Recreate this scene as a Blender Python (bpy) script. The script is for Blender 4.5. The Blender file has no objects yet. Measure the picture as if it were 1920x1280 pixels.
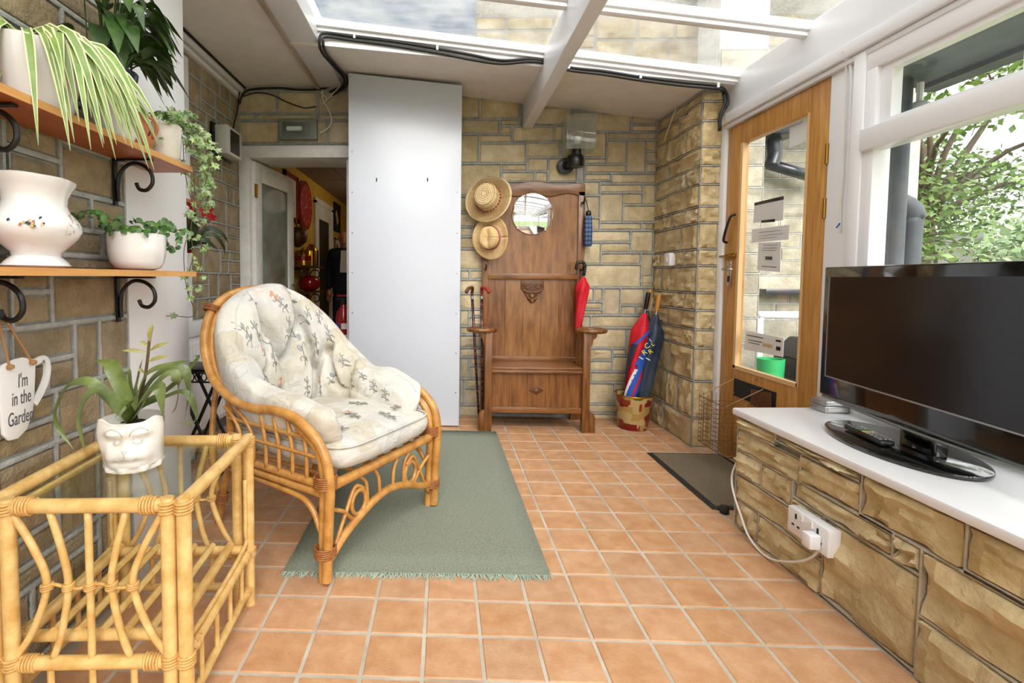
import bpy, bmesh, math, random
from mathutils import Vector, Matrix, noise
random.seed(7)
SC = bpy.context.scene
COL = SC.collection
PI = math.pi
# ------------------------------------------------------------------ camera
FOC, CX, CY, YAW, PITCH, ROLL, CAMH = 950.217, 798.694, 570.268, .034032, .052347, .0060127, 1.05979
_r = Vector((math.cos(YAW), math.sin(YAW), 0)); _f = Vector((-math.sin(YAW), math.cos(YAW), 0)); _u = Vector((0, 0, 1))
CF = _f*math.cos(PITCH) - _u*math.sin(PITCH); _u2 = _u*math.cos(PITCH) + _f*math.sin(PITCH)
CR = _r*math.cos(ROLL) + _u2*math.sin(ROLL); CU = _u2*math.cos(ROLL) - _r*math.sin(ROLL)
CO = Vector((0, 0, CAMH))
cd = bpy.data.cameras.new('camera'); cam = bpy.data.objects.new('camera', cd); COL.objects.link(cam)
cam.matrix_world = Matrix(((CR.x, CU.x, -CF.x, 0), (CR.y, CU.y, -CF.y, 0), (CR.z, CU.z, -CF.z, CAMH), (0, 0, 0, 1)))
cd.sensor_fit = 'HORIZONTAL'; cd.sensor_width = 36; cd.lens = FOC/1920*36
cd.shift_x = (960-CX)/1920; cd.shift_y = (CY-640)/1920; cd.clip_start = .05; cd.clip_end = 500
SC.camera = cam
# ------------------------------------------------------------------ world, exposure
W = bpy.data.worlds.new('world'); SC.world = W; W.use_nodes = True
bgn = W.node_tree.nodes['Background']; bgn.inputs[0].default_value = (1, 1, 1, 1); bgn.inputs[1].default_value = 1.95
SC.view_settings.view_transform = 'Standard'; SC.view_settings.look = 'None'
SC.view_settings.exposure = 0.48; SC.view_settings.gamma = 1; SC.view_settings.use_curve_mapping = False
# a soft high sun behind thin cloud
sl = bpy.data.lights.new('sun', 'SUN'); sl.energy = 4.6; sl.angle = math.radians(45); sl.color = (1, .97, .92)
so = bpy.data.objects.new('sun', sl); COL.objects.link(so)
so.rotation_euler = Vector((-.16, .80, -.60)).to_track_quat('-Z', 'Y').to_euler()

# ------------------------------------------------------------------ helpers
def ray(x, y): return CF + CR*((x-CX)/FOC) - CU*((y-CY)/FOC)
def onx(x, y, X): v = ray(x, y); return CO + v*(X/v.x)
def ony(x, y, Y): v = ray(x, y); return CO + v*(Y/v.y)
def onz(x, y, Z=0): v = ray(x, y); return CO + v*((Z-CAMH)/v.z)
def lin(c):
    c = c/255.; return c/12.92 if c <= .04045 else ((c+.055)/1.055)**2.4
def rgb(r, g, b): return (lin(r), lin(g), lin(b), 1)

MATS = {}
def mat(name, c1, c2=None, scale=12, rough=.5, metal=0, bump=0, bscale=None, rnd=0, stretch=(1, 1, 1), spec=.5,
        detail=5, coat=0, lo=.35, hi=.65, obj=False, trans=0, sheen=0):
    if name in MATS: return MATS[name]
    m = bpy.data.materials.new(name); m.use_nodes = True; N = m.node_tree.nodes; L = m.node_tree.links
    b = N['Principled BSDF']; b.inputs['Base Color'].default_value = c1; b.inputs['Roughness'].default_value = rough
    b.inputs['Metallic'].default_value = metal; b.inputs['Specular IOR Level'].default_value = spec
    if coat: b.inputs['Coat Weight'].default_value = coat; b.inputs['Coat Roughness'].default_value = .12
    if trans: b.inputs['Transmission Weight'].default_value = trans
    if sheen: b.inputs['Sheen Weight'].default_value = sheen
    co = None
    if c2 or bump:
        if obj:
            tc = N.new('ShaderNodeTexCoord'); co = tc.outputs['Object']
        else:
            tc = N.new('ShaderNodeNewGeometry'); co = tc.outputs['Position']
        mp = N.new('ShaderNodeMapping'); mp.inputs['Scale'].default_value = stretch
        L.new(co, mp.inputs['Vector']); co = mp.outputs['Vector']
    col = None
    if c2:
        n = N.new('ShaderNodeTexNoise'); n.inputs['Scale'].default_value = scale; n.inputs['Detail'].default_value = detail
        n.inputs['Roughness'].default_value = .6
        L.new(co, n.inputs['Vector'])
        r = N.new('ShaderNodeValToRGB'); r.color_ramp.elements[0].position = lo; r.color_ramp.elements[1].position = hi
        r.color_ramp.elements[0].color = c1; r.color_ramp.elements[1].color = c2
        L.new(n.outputs['Fac'], r.inputs['Fac']); col = r.outputs['Color']
    if rnd:
        oi = N.new('ShaderNodeObjectInfo'); ge = N.new('ShaderNodeNewGeometry')
        ad = N.new('ShaderNodeMath'); ad.operation = 'ADD'; L.new(oi.outputs['Random'], ad.inputs[0]); L.new(ge.outputs['Random Per Island'], ad.inputs[1])
        fr = N.new('ShaderNodeMath'); fr.operation = 'FRACT'; L.new(ad.outputs[0], fr.inputs[0])
        mr = N.new('ShaderNodeMapRange'); mr.inputs['To Min'].default_value = 1-rnd; mr.inputs['To Max'].default_value = 1+rnd*.6
        L.new(fr.outputs[0], mr.inputs['Value'])
        hs = N.new('ShaderNodeHueSaturation'); L.new(mr.outputs['Result'], hs.inputs['Value'])
        m2 = N.new('ShaderNodeMapRange'); m2.inputs['To Min'].default_value = 1+rnd*.5; m2.inputs['To Max'].default_value = 1-rnd*.7
        L.new(oi.outputs['Random'], m2.inputs['Value']); L.new(m2.outputs['Result'], hs.inputs['Saturation'])
        if col is None: hs.inputs['Color'].default_value = c1
        else: L.new(col, hs.inputs['Color'])
        col = hs.outputs['Color']
    if col is not None: L.new(col, b.inputs['Base Color'])
    if bump:
        n2 = N.new('ShaderNodeTexNoise'); n2.inputs['Scale'].default_value = bscale or scale*4; n2.inputs['Detail'].default_value = 6
        L.new(co, n2.inputs['Vector'])
        bp = N.new('ShaderNodeBump'); bp.inputs['Strength'].default_value = bump; bp.inputs['Distance'].default_value = .01
        L.new(n2.outputs['Fac'], bp.inputs['Height']); L.new(bp.outputs['Normal'], b.inputs['Normal'])
    MATS[name] = m
    return m

def glass(name, tint=(1, 1, 1, 1), refl=1.0, haze=None, hscale=4, hamt=0.0):
    m = bpy.data.materials.new(name); m.use_nodes = True; N = m.node_tree.nodes; L = m.node_tree.links
    N.remove(N['Principled BSDF']); o = N['Material Output']
    t = N.new('ShaderNodeBsdfTransparent'); t.inputs[0].default_value = tint
    g = N.new('ShaderNodeBsdfGlossy'); g.inputs['Roughness'].default_value = .02
    lw = N.new('ShaderNodeLayerWeight'); lw.inputs['Blend'].default_value = .5
    pw = N.new('ShaderNodeMath'); pw.operation = 'POWER'; pw.inputs[1].default_value = 5; L.new(lw.outputs['Facing'], pw.inputs[0])
    mu = N.new('ShaderNodeMath'); mu.operation = 'MULTIPLY_ADD'; mu.inputs[1].default_value = .9*refl; mu.inputs[2].default_value = .035*refl
    L.new(pw.outputs[0], mu.inputs[0])
    mx = N.new('ShaderNodeMixShader'); L.new(mu.outputs[0], mx.inputs[0]); L.new(t.outputs[0], mx.inputs[1]); L.new(g.outputs[0], mx.inputs[2])
    out = mx.outputs[0]
    if haze:
        d = N.new('ShaderNodeBsdfDiffuse'); d.inputs[0].default_value = haze
        tl = N.new('ShaderNodeBsdfTranslucent'); tl.inputs[0].default_value = haze
        dm = N.new('ShaderNodeMixShader'); L.new(d.outputs[0], dm.inputs[1]); L.new(tl.outputs[0], dm.inputs[2])
        ge = N.new('ShaderNodeNewGeometry'); n = N.new('ShaderNodeTexNoise'); n.inputs['Scale'].default_value = hscale; n.inputs['Detail'].default_value = 8
        L.new(ge.outputs['Position'], n.inputs['Vector'])
        mr = N.new('ShaderNodeMapRange'); mr.inputs['From Min'].default_value = .3; mr.inputs['From Max'].default_value = .75; mr.inputs['To Max'].default_value = hamt
        L.new(n.outputs['Fac'], mr.inputs['Value'])
        m3 = N.new('ShaderNodeMixShader'); L.new(mr.outputs['Result'], m3.inputs[0]); L.new(out, m3.inputs[1]); L.new(dm.outputs[0], m3.inputs[2])
        out = m3.outputs[0]
    L.new(out, o.inputs['Surface']); MATS[name] = m
    return m

OFF = {}
def root_of(o):
    while o.parent: o = o.parent
    return o
def tag(o, label=None, cat=None, group=None, kind=None):
    if label: o['label'] = label
    if cat: o['category'] = cat
    if group: o['group'] = group
    if kind: o['kind'] = kind
    return o
def thing(name, label, cat, loc=(0, 0, 0), rotz=0, group=None, local=False):
    """Empty at a thing's base. local=False: parts are given in world coordinates; True: in the thing's own frame."""
    o = bpy.data.objects.new(name, None); COL.objects.link(o); o.location = loc; o.rotation_euler = (0, 0, rotz)
    o.empty_display_size = .05
    OFF[o.name] = Vector((0, 0, 0)) if local else Vector(loc)
    return tag(o, label, cat, group)

class MB:
    def __init__(s): s.v = []; s.f = []
    def add(s, vs, fs):
        b = len(s.v); s.v += [tuple(v) for v in vs]; s.f += [tuple(b+i for i in f) for f in fs]; return s
    def box(s, x0, y0, z0, x1, y1, z1):
        x0, x1 = min(x0, x1), max(x0, x1); y0, y1 = min(y0, y1), max(y0, y1); z0, z1 = min(z0, z1), max(z0, z1)
        return s.add([(x0, y0, z0), (x1, y0, z0), (x1, y1, z0), (x0, y1, z0), (x0, y0, z1), (x1, y0, z1), (x1, y1, z1), (x0, y1, z1)],
                     [(3, 2, 1, 0), (4, 5, 6, 7), (0, 1, 5, 4), (1, 2, 6, 5), (2, 3, 7, 6), (3, 0, 4, 7)])
    def hexa(s, p):  # 8 points, bottom ring then top ring (ccw from above)
        return s.add(p, [(3, 2, 1, 0), (4, 5, 6, 7), (0, 1, 5, 4), (1, 2, 6, 5), (2, 3, 7, 6), (3, 0, 4, 7)])
    def obox(s, c, ax, h):
        c = Vector(c); X, Y, Z = [Vector(a).normalized()*k for a, k in zip(ax, h)]
        return s.hexa([c-X-Y-Z, c+X-Y-Z, c+X+Y-Z, c-X+Y-Z, c-X-Y+Z, c+X-Y+Z, c+X+Y+Z, c-X+Y+Z])
    def tube(s, pts, r, n=8, closed=False, cap=True):
        pts = [Vector(p) for p in pts]; k = len(pts)
        rs = [r]*k if isinstance(r, (int, float)) else list(r)
        b = len(s.v); prev = None
        for i, p in enumerate(pts):
            if closed: t = (pts[(i+1) % k]-pts[i-1])
            else: t = pts[min(i+1, k-1)]-pts[max(i-1, 0)]
            t = t.normalized() if t.length > 1e-9 else Vector((0, 0, 1))
            if prev is None:
                a = Vector((0, 0, 1)) if abs(t.z) < .9 else Vector((1, 0, 0))
                nx = t.cross(a).normalized()
            else:
                nx = (prev - t*prev.dot(t))
                nx = nx.normalized() if nx.length > 1e-6 else t.orthogonal().normalized()
            prev = nx; ny = t.cross(nx)
            for j in range(n):
                a = 2*PI*j/n; s.v.append(tuple(p+(nx*math.cos(a)+ny*math.sin(a))*rs[i]))
        for i in range(k if closed else k-1):
            for j in range(n):
                i2 = (i+1) % k
                s.f.append((b+i*n+j, b+i*n+(j+1) % n, b+i2*n+(j+1) % n, b+i2*n+j))
        if cap and not closed:
            s.f.append(tuple(b+j for j in reversed(range(n)))); s.f.append(tuple(b+(k-1)*n+j for j in range(n)))
        return s
    def lathe(s, prof, n=24, c=(0, 0, 0), sx=1, sy=1, wob=None):
        b = len(s.v); c = Vector(c)
        for i, (r, z) in enumerate(prof):
            for j in range(n):
                a = 2*PI*j/n; rr = r if wob is None else r*wob(a, i/(len(prof)-1)); zz = z
                s.v.append((c.x+rr*math.cos(a)*sx, c.y+rr*math.sin(a)*sy, c.z+zz))
        for i in range(len(prof)-1):
            for j in range(n):
                s.f.append((b+i*n+j, b+i*n+(j+1) % n, b+(i+1)*n+(j+1) % n, b+(i+1)*n+j))
        s.f.append(tuple(b+j for j in reversed(range(n)))); s.f.append(tuple(b+(len(prof)-1)*n+j for j in range(n)))
        return s
    def prism(s, poly, fn, d0, d1):
        """poly: 2d outline, fn(u,v,d)->3d"""
        n = len(poly); b = len(s.v)
        s.v += [tuple(fn(u, v, d0)) for u, v in poly] + [tuple(fn(u, v, d1)) for u, v in poly]
        s.f.append(tuple(b+i for i in reversed(range(n)))); s.f.append(tuple(b+n+i for i in range(n)))
        for i in range(n): s.f.append((b+i, b+(i+1) % n, b+n+(i+1) % n, b+n+i))
        return s
    def grid(s, P):
        b = len(s.v); m = len(P[0])
        for row in P: s.v += [tuple(p) for p in row]
        for i in range(len(P)-1):
            for j in range(m-1): s.f.append((b+i*m+j, b+i*m+j+1, b+(i+1)*m+j+1, b+(i+1)*m+j))
        return s
    def leaf(s, path, ws, up=(0, 0, 1), fold=.25):
        """blade along a path with widths, slightly folded along its midrib"""
        path = [Vector(p) for p in path]; up = Vector(up); rows = []
        for i, p in enumerate(path):
            t = (path[min(i+1, len(path)-1)]-path[max(i-1, 0)]).normalized()
            side = t.cross(up); side = side.normalized() if side.length > 1e-4 else t.orthogonal().normalized()
            nn = side.cross(t).normalized(); w = ws[i]
            rows.append((p-side*w+nn*w*fold, p, p+side*w+nn*w*fold))
        return s.grid(rows)
    def build(s, name, m=None, parent=None, smooth=False, bevel=0, seg=2, kind=None, recalc=True):
        me = bpy.data.meshes.new(name)
        vs = s.v
        if parent is not None:
            rt = root_of(parent); o = OFF.get(rt.name)
            if o is not None and o.length > 0: vs = [(x-o.x, y-o.y, z-o.z) for x, y, z in vs]
        me.from_pydata(vs, [], s.f)
        if recalc or bevel:
            bm = bmesh.new(); bm.from_mesh(me)
            if recalc: bmesh.ops.recalc_face_normals(bm, faces=bm.faces)
            if bevel:
                es = [e for e in bm.edges if len(e.link_faces) == 2 and e.calc_face_angle(0) > .6]
                bmesh.ops.bevel(bm, geom=es, offset=bevel, segments=seg, affect='EDGES', profile=.5, clamp_overlap=True)
            bm.to_mesh(me); bm.free()
        if smooth:
            for p in me.polygons: p.use_smooth = True
        if bevel and not smooth:
            for p in me.polygons: p.use_smooth = True
            try: me.set_sharp_from_angle(angle=math.radians(40))
            except Exception: pass
        elif smooth == 'auto':
            me.set_sharp_from_angle(angle=math.radians(45))
        if m: me.materials.append(m if not isinstance(m, str) else MATS[m])
        ob = bpy.data.objects.new(name, me); COL.objects.link(ob)
        if parent is not None: ob.parent = parent
        if kind: ob['kind'] = kind
        return ob
def struct(name, mb, m, label=None, parent=None, **k):
    o = mb.build(name, m, parent, **k)
    if parent is None: o['kind'] = 'structure'
    if label: o['label'] = label
    return o
def inst(name, me, M4, parent=None, m=None):
    o = bpy.data.objects.new(name, me); COL.objects.link(o)
    if parent is not None:
        o.parent = parent
        off = OFF.get(root_of(parent).name)
        if off is not None and off.length > 0: M4 = Matrix.Translation(-off) @ M4
    o.matrix_local = M4
    return o
def spline(pts, n=8, closed=False):
    P = [Vector(p) for p in pts]; out = []; k = len(P)
    rng = range(k) if closed else range(k-1)
    for i in rng:
        p0 = P[i-1] if (closed or i > 0) else P[0]*2-P[1]
        p1 = P[i]; p2 = P[(i+1) % k]
        p3 = P[(i+2) % k] if (closed or i+2 < k) else P[-1]*2-P[-2]
        for j in range(n):
            t = j/n
            out.append(.5*((2*p1)+(p2-p0)*t+(2*p0-5*p1+4*p2-p3)*t*t+(3*p1-p0-3*p2+p3)*t**3))
    if not closed: out.append(P[-1])
    return out
def text_mesh(body, size, shear=0.0, extrude=.0006, align='CENTER'):
    c = bpy.data.curves.new('txt', 'FONT'); c.body = body; c.size = size; c.shear = shear; c.extrude = extrude; c.align_x = align; c.resolution_u = 3
    o = bpy.data.objects.new('txt', c); COL.objects.link(o)
    dg = bpy.context.evaluated_depsgraph_get(); me = bpy.data.meshes.new_from_object(o.evaluated_get(dg))
    bpy.data.objects.remove(o); bpy.data.curves.remove(c)
    return me
# ------------------------------------------------------------------ materials
mat('stone', rgb(184, 167, 132), rgb(212, 197, 164), scale=9, rough=.92, bump=.55, bscale=70, rnd=.16, spec=.2)
mat('rockface', rgb(182, 160, 116), rgb(216, 197, 156), scale=7, rough=.92, bump=.8, bscale=45, rnd=.1, spec=.2, detail=8)
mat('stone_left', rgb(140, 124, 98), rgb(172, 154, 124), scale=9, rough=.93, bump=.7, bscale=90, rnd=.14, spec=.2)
mat('stone_out', rgb(136, 131, 116), rgb(168, 162, 146), scale=7, rough=.95, bump=.6, bscale=50, rnd=.18, spec=.2)
mat('mortar', rgb(158, 159, 156), rgb(184, 185, 180), scale=25, rough=.95, bump=.5, bscale=120, spec=.2)
mat('tile', rgb(187, 138, 98), rgb(202, 159, 121), scale=14, rough=.55, bump=.25, bscale=220, rnd=.07, spec=.35)
mat('grout', rgb(196, 188, 174), rgb(170, 156, 138), scale=6, rough=.95)
mat('white_paint', rgb(231, 232, 235), rough=.35, spec=.4)
mat('white_board', rgb(206, 211, 222), rough=.28, spec=.5)
mat('white_frame', rgb(238, 239, 242), rough=.3, spec=.5)
mat('old_white', rgb(214, 212, 206), rgb(232, 231, 228), scale=10, rough=.5)
mat('ceiling_paint', rgb(222, 218, 211), rgb(230, 226, 220), scale=8, rough=.9)
mat('worn_wood', rgb(150, 132, 112), rgb(190, 178, 160), scale=14, rough=.8, stretch=(1, .1, 1))
mat('door_oak', rgb(170, 116, 52), rgb(200, 148, 78), scale=10, rough=.42, stretch=(6, 6, .5), bump=.1, bscale=60)
mat('oak_bead', rgb(216, 180, 130), rough=.5)
mat('dark_oak', rgb(90, 52, 20), rgb(138, 88, 42), scale=9, rough=.32, stretch=(5, 5, .6), bump=.12, bscale=70, coat=.25)
mat('dark_oak_h', rgb(98, 58, 24), rgb(144, 96, 48), scale=9, rough=.32, stretch=(.6, 5, 5), bump=.12, bscale=70, coat=.25)
mat('mortar_tan', rgb(168, 160, 142), rgb(190, 182, 164), scale=25, rough=.95, bump=.4, bscale=120, spec=.2)
mat('panel_oak', rgb(110, 69, 30), rgb(152, 104, 55), scale=7, rough=.3, stretch=(4, 4, .7), bump=.06, bscale=60, coat=.35)
mat('carving', rgb(70, 40, 16), rgb(98, 60, 28), scale=40, rough=.4)
mat('rattan', rgb(204, 160, 90), rgb(230, 196, 130), scale=22, rough=.36, stretch=(1, 1, 1), spec=.5, coat=.2)
mat('rattan_bind', rgb(196, 148, 80), rgb(222, 180, 112), scale=60, rough=.4)
mat('cane', rgb(174, 118, 52), rgb(206, 154, 84), scale=20, rough=.33, coat=.25)
mat('cane_bind', rgb(140, 84, 40), rgb(172, 112, 62), scale=60, rough=.45)
mat('rug', rgb(126, 134, 114), rgb(164, 171, 150), scale=130, rough=.98, bump=.9, bscale=420, spec=.1, sheen=.2, lo=.3, hi=.7)
mat('fringe', rgb(150, 172, 158), rgb(172, 190, 174), scale=50, rough=.95)
mat('mat_rib', rgb(134, 120, 100), rgb(160, 146, 122), scale=200, rough=.98, bump=.8, bscale=300, spec=.1)
mat('rubber', rgb(34, 32, 30), rough=.7)
mat('black_iron', rgb(20, 20, 21), rough=.38, spec=.5)
mat('black_plastic', rgb(16, 16, 17), rough=.3)
mat('gloss_black', rgb(9, 9, 10), rough=.06, spec=.6, coat=.5)
mat('tv_screen', rgb(19, 20, 21), rough=.16, spec=.5)
mat('silver', rgb(170, 172, 174), rough=.3, metal=.7)
mat('steel', rgb(186, 184, 180), rough=.25, metal=1)
mat('brass', rgb(170, 130, 60), rough=.35, metal=1)
mat('wire', rgb(146, 116, 72), rough=.4, metal=.8)
mat('ceramic', rgb(236, 235, 234), rough=.14, coat=.4)
mat('ceramic_cream', rgb(224, 220, 210), rgb(238, 236, 230), scale=20, rough=.18, coat=.4)
mat('terracotta', rgb(176, 104, 66), rgb(190, 122, 84), scale=30, rough=.6)
mat('shelf_wood', rgb(160, 82, 36), rgb(178, 98, 48), scale=10, rough=.4, stretch=(5, .5, 5))
mat('shelf_edge', rgb(206, 150, 84), rgb(220, 166, 100), scale=12, rough=.45, stretch=(5, .5, 5))
mat('soil', rgb(40, 30, 22), rgb(62, 48, 36), scale=80, rough=1)
mat('leaf_dark', rgb(38, 66, 28), rgb(78, 108, 50), scale=16, rough=.35, rnd=.2, spec=.5)
mat('leaf_deep', rgb(30, 44, 24), rgb(50, 66, 36), scale=16, rough=.35, rnd=.2)
mat('leaf_bromeliad', rgb(86, 104, 54), rgb(130, 144, 84), scale=14, rough=.35, rnd=.15)
mat('leaf_stripe', rgb(110, 146, 62), rgb(140, 170, 84), scale=20, rough=.45, rnd=.12)
mat('leaf_cream', rgb(222, 224, 178), rough=.5)
mat('leaf_ivy', rgb(84, 124, 60), rgb(170, 190, 130), scale=60, rough=.45, rnd=.25, lo=.4, hi=.6)
mat('leaf_pot', rgb(56, 98, 42), rgb(96, 138, 66), scale=50, rough=.45, rnd=.22)
mat('stem', rgb(96, 76, 48), rough=.8)
mat('bract', rgb(150, 150, 84), rgb(176, 170, 110), scale=60, rough=.5)
mat('red_petal', rgb(178, 20, 26), rough=.5)
mat('navy_pot', rgb(44, 56, 74), rough=.3)
mat('rope', rgb(176, 130, 82), rough=.9)
mat('ink', rgb(84, 84, 88), rough=.8)
mat('ink_dark', rgb(30, 30, 32), rough=.8)
mat('paper', rgb(232, 232, 230), rough=.8)
mat('straw', rgb(214, 190, 142), rgb(234, 214, 172), scale=60, rough=.8, bump=.4, bscale=200)
mat('straw_plain', rgb(214, 178, 122), rgb(228, 196, 144), scale=40, rough=.8, bump=.3, bscale=260)
mat('straw_line', rgb(168, 128, 76), rough=.85)
mat('hat_red', rgb(150, 44, 34), rough=.8)
mat('hat_navy', rgb(52, 60, 90), rough=.8)
mat('hat_white', rgb(220, 214, 206), rough=.8)
mat('red_cloth', rgb(214, 24, 44), rgb(188, 14, 34), scale=30, rough=.65)
mat('navy_cloth', rgb(34, 46, 64), rgb(48, 62, 84), scale=20, rough=.55)
mat('blue_cloth', rgb(36, 84, 180), rough=.6)
mat('yellow_print', rgb(226, 220, 90), rough=.6)
mat('handle_wood', rgb(196, 134, 56), rough=.35, coat=.4)
mat('stick', rgb(46, 18, 20), rgb(120, 66, 66), scale=60, rough=.25, lo=.5, hi=.62)
mat('dirty_plastic', rgb(196, 198, 190), rough=.4)
mat('grey_metal', rgb(120, 124, 118), rough=.5, metal=.3)
mat('cable_black', rgb(22, 22, 22), rough=.6)
mat('cable_white', rgb(226, 224, 216), rough=.5)
mat('yellow_wall', rgb(196, 156, 52), rgb(208, 170, 66), scale=6, rough=.85)
mat('inner_floor', rgb(110, 84, 60), rough=.6)
mat('ceil_tile', rgb(150, 136, 120), rough=.95)
mat('red_gloss', rgb(150, 14, 22), rough=.2, coat=.4)
mat('gold', rgb(190, 140, 50), rough=.25, metal=.9)
mat('suit', rgb(24, 28, 42), rgb(34, 38, 54), scale=60, rough=.85)
mat('skin', rgb(196, 138, 110), rough=.55)
mat('hair', rgb(110, 100, 92), rough=.7)
mat('radiator', rgb(222, 222, 222), rough=.35)
mat('stone_up_dim', rgb(110, 98, 72), rgb(142, 130, 100), scale=9, rough=.93, bump=.7, bscale=90, rnd=.14, spec=.2)  # darkened copy of the wall stone, colour stands in for weaker light
mat('mortar_up_dim', rgb(104, 102, 94), rough=.95)  # mortar darkened likewise in place of weaker light
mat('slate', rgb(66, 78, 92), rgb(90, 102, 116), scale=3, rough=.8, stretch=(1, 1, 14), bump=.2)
mat('render_grey', rgb(108, 106, 98), rgb(132, 130, 122), scale=60, rough=.95, bump=.6, bscale=120)
mat('eave_grey', rgb(76, 82, 88), rgb(92, 98, 104), scale=8, rough=.7)
mat('gutter', rgb(34, 38, 48), rough=.25, coat=.3)
mat('bark', rgb(70, 58, 46), rgb(96, 82, 66), scale=30, rough=.95)
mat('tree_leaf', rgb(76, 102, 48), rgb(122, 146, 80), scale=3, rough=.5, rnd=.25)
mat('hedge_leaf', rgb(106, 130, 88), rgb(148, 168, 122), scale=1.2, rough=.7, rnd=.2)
mat('paving', rgb(150, 148, 142), rgb(170, 168, 160), scale=3, rough=.9)
mat('grass', rgb(86, 110, 52), rgb(116, 138, 70), scale=2, rough=.95)
mat('green_plastic', rgb(52, 176, 104), rough=.5)
mat('dark_bin', rgb(36, 42, 44), rough=.5)
mat('mirror', (.9, .9, .9, 1), rough=.02, metal=1)
glass('pane', (1, 1, 1, 1), .9)
glass('roof_pane', (.955, .955, .95, 1), .6, haze=(.8, .8, .76, 1), hscale=5, hamt=.3)
glass('table_glass', (.9, .96, .93, 1), 1.0)
glass('lamp_glass', (.95, .97, .95, 1), .6, haze=(.85, .87, .84, 1), hscale=2, hamt=.3)
glass('frost', (.8, .84, .82, 1), .1, haze=(.62, .66, .62, 1), hscale=2, hamt=.9)

def node_mat(name, rough=.7, bump=None, spec=.3):
    m = bpy.data.materials.new(name); m.use_nodes = True; MATS[name] = m
    b = m.node_tree.nodes['Principled BSDF']; b.inputs['Roughness'].default_value = rough; b.inputs['Specular IOR Level'].default_value = spec
    return m, m.node_tree.nodes, m.node_tree.links, b
def mixc(N, L, fac, a, b):
    x = N.new('ShaderNodeMix'); x.data_type = 'RGBA'
    for i, v in ((6, a), (7, b)):
        if hasattr(v, 'default_value'): L.new(v, x.inputs[i])
        else: x.inputs[i].default_value = v
    if hasattr(fac, 'default_value'): L.new(fac, x.inputs[0])
    else: x.inputs[0].default_value = fac
    return x.outputs[2]
def thr(N, L, v, lo, hi):
    r = N.new('ShaderNodeMapRange'); r.inputs['From Min'].default_value = lo; r.inputs['From Max'].default_value = hi; L.new(v, r.inputs['Value']); return r.outputs['Result']
def mul(N, L, a, b):
    r = N.new('ShaderNodeMath'); r.operation = 'MULTIPLY'; L.new(a, r.inputs[0])
    if hasattr(b, 'default_value'): L.new(b, r.inputs[1])
    else: r.inputs[1].default_value = b
    return r.outputs[0]
# printed cushion cotton: cream ground with patchwork, grey sprigs and rust flowers
m, N, L, b = node_mat('cushion', .85)
tc = N.new('ShaderNodeTexCoord'); P = tc.outputs['Object']
vo = N.new('ShaderNodeTexVoronoi'); vo.inputs['Scale'].default_value = 7; vo.distance = 'CHEBYCHEV'; L.new(P, vo.inputs['Vector'])
se = N.new('ShaderNodeSeparateColor'); L.new(vo.outputs['Color'], se.inputs[0])
base = mixc(N, L, thr(N, L, se.outputs[0], .5, .62), rgb(208, 205, 196), rgb(194, 187, 170))
base = mixc(N, L, thr(N, L, se.outputs[1], .72, .8), base, rgb(198, 197, 192))
n0 = N.new('ShaderNodeTexNoise'); n0.inputs['Scale'].default_value = 22; L.new(P, n0.inputs['Vector'])
base = mixc(N, L, mul(N, L, thr(N, L, n0.outputs['Fac'], .45, .7), .4), base, rgb(216, 214, 208))
# sprigs: contour lines of a warped noise kept inside scattered spots
n1 = N.new('ShaderNodeTexNoise'); n1.inputs['Scale'].default_value = 9; n1.inputs['Detail'].default_value = 1.5; L.new(P, n1.inputs['Vector'])
w = N.new('ShaderNodeMath'); w.operation = 'PINGPONG'; L.new(n1.outputs['Fac'], w.inputs[0]); w.inputs[1].default_value = .045
line = thr(N, L, w.outputs[0], .011, .004)
v2 = N.new('ShaderNodeTexVoronoi'); v2.inputs['Scale'].default_value = 6.2; L.new(P, v2.inputs['Vector'])
spot = thr(N, L, v2.outputs['Distance'], .42, .3)
base = mixc(N, L, mul(N, L, mul(N, L, line, spot), .25), base, rgb(116, 116, 108))
v3 = N.new('ShaderNodeTexVoronoi'); v3.inputs['Scale'].default_value = 30; L.new(P, v3.inputs['Vector'])
leafm = thr(N, L, v3.outputs['Distance'], .36, .28)
base = mixc(N, L, mul(N, L, mul(N, L, leafm, thr(N, L, v2.outputs['Distance'], .3, .2)), .2), base, rgb(140, 146, 150))
v4 = N.new('ShaderNodeTexVoronoi'); v4.inputs['Scale'].default_value = 4.3; L.new(P, v4.inputs['Vector'])
n3 = N.new('ShaderNodeTexNoise'); n3.inputs['Scale'].default_value = 45; L.new(P, n3.inputs['Vector'])
fl = mul(N, L, thr(N, L, v4.outputs['Distance'], .2, .1), thr(N, L, n3.outputs['Fac'], .45, .55))
base = mixc(N, L, mul(N, L, fl, .3), base, rgb(206, 142, 116))
L.new(base, b.inputs['Base Color'])
nb = N.new('ShaderNodeTexNoise'); nb.inputs['Scale'].default_value = 16; nb.inputs['Detail'].default_value = 5; L.new(P, nb.inputs['Vector'])
bp = N.new('ShaderNodeBump'); bp.inputs['Strength'].default_value = .5; bp.inputs['Distance'].default_value = .025
L.new(nb.outputs['Fac'], bp.inputs['Height']); L.new(bp.outputs[0], b.inputs['Normal'])
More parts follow.
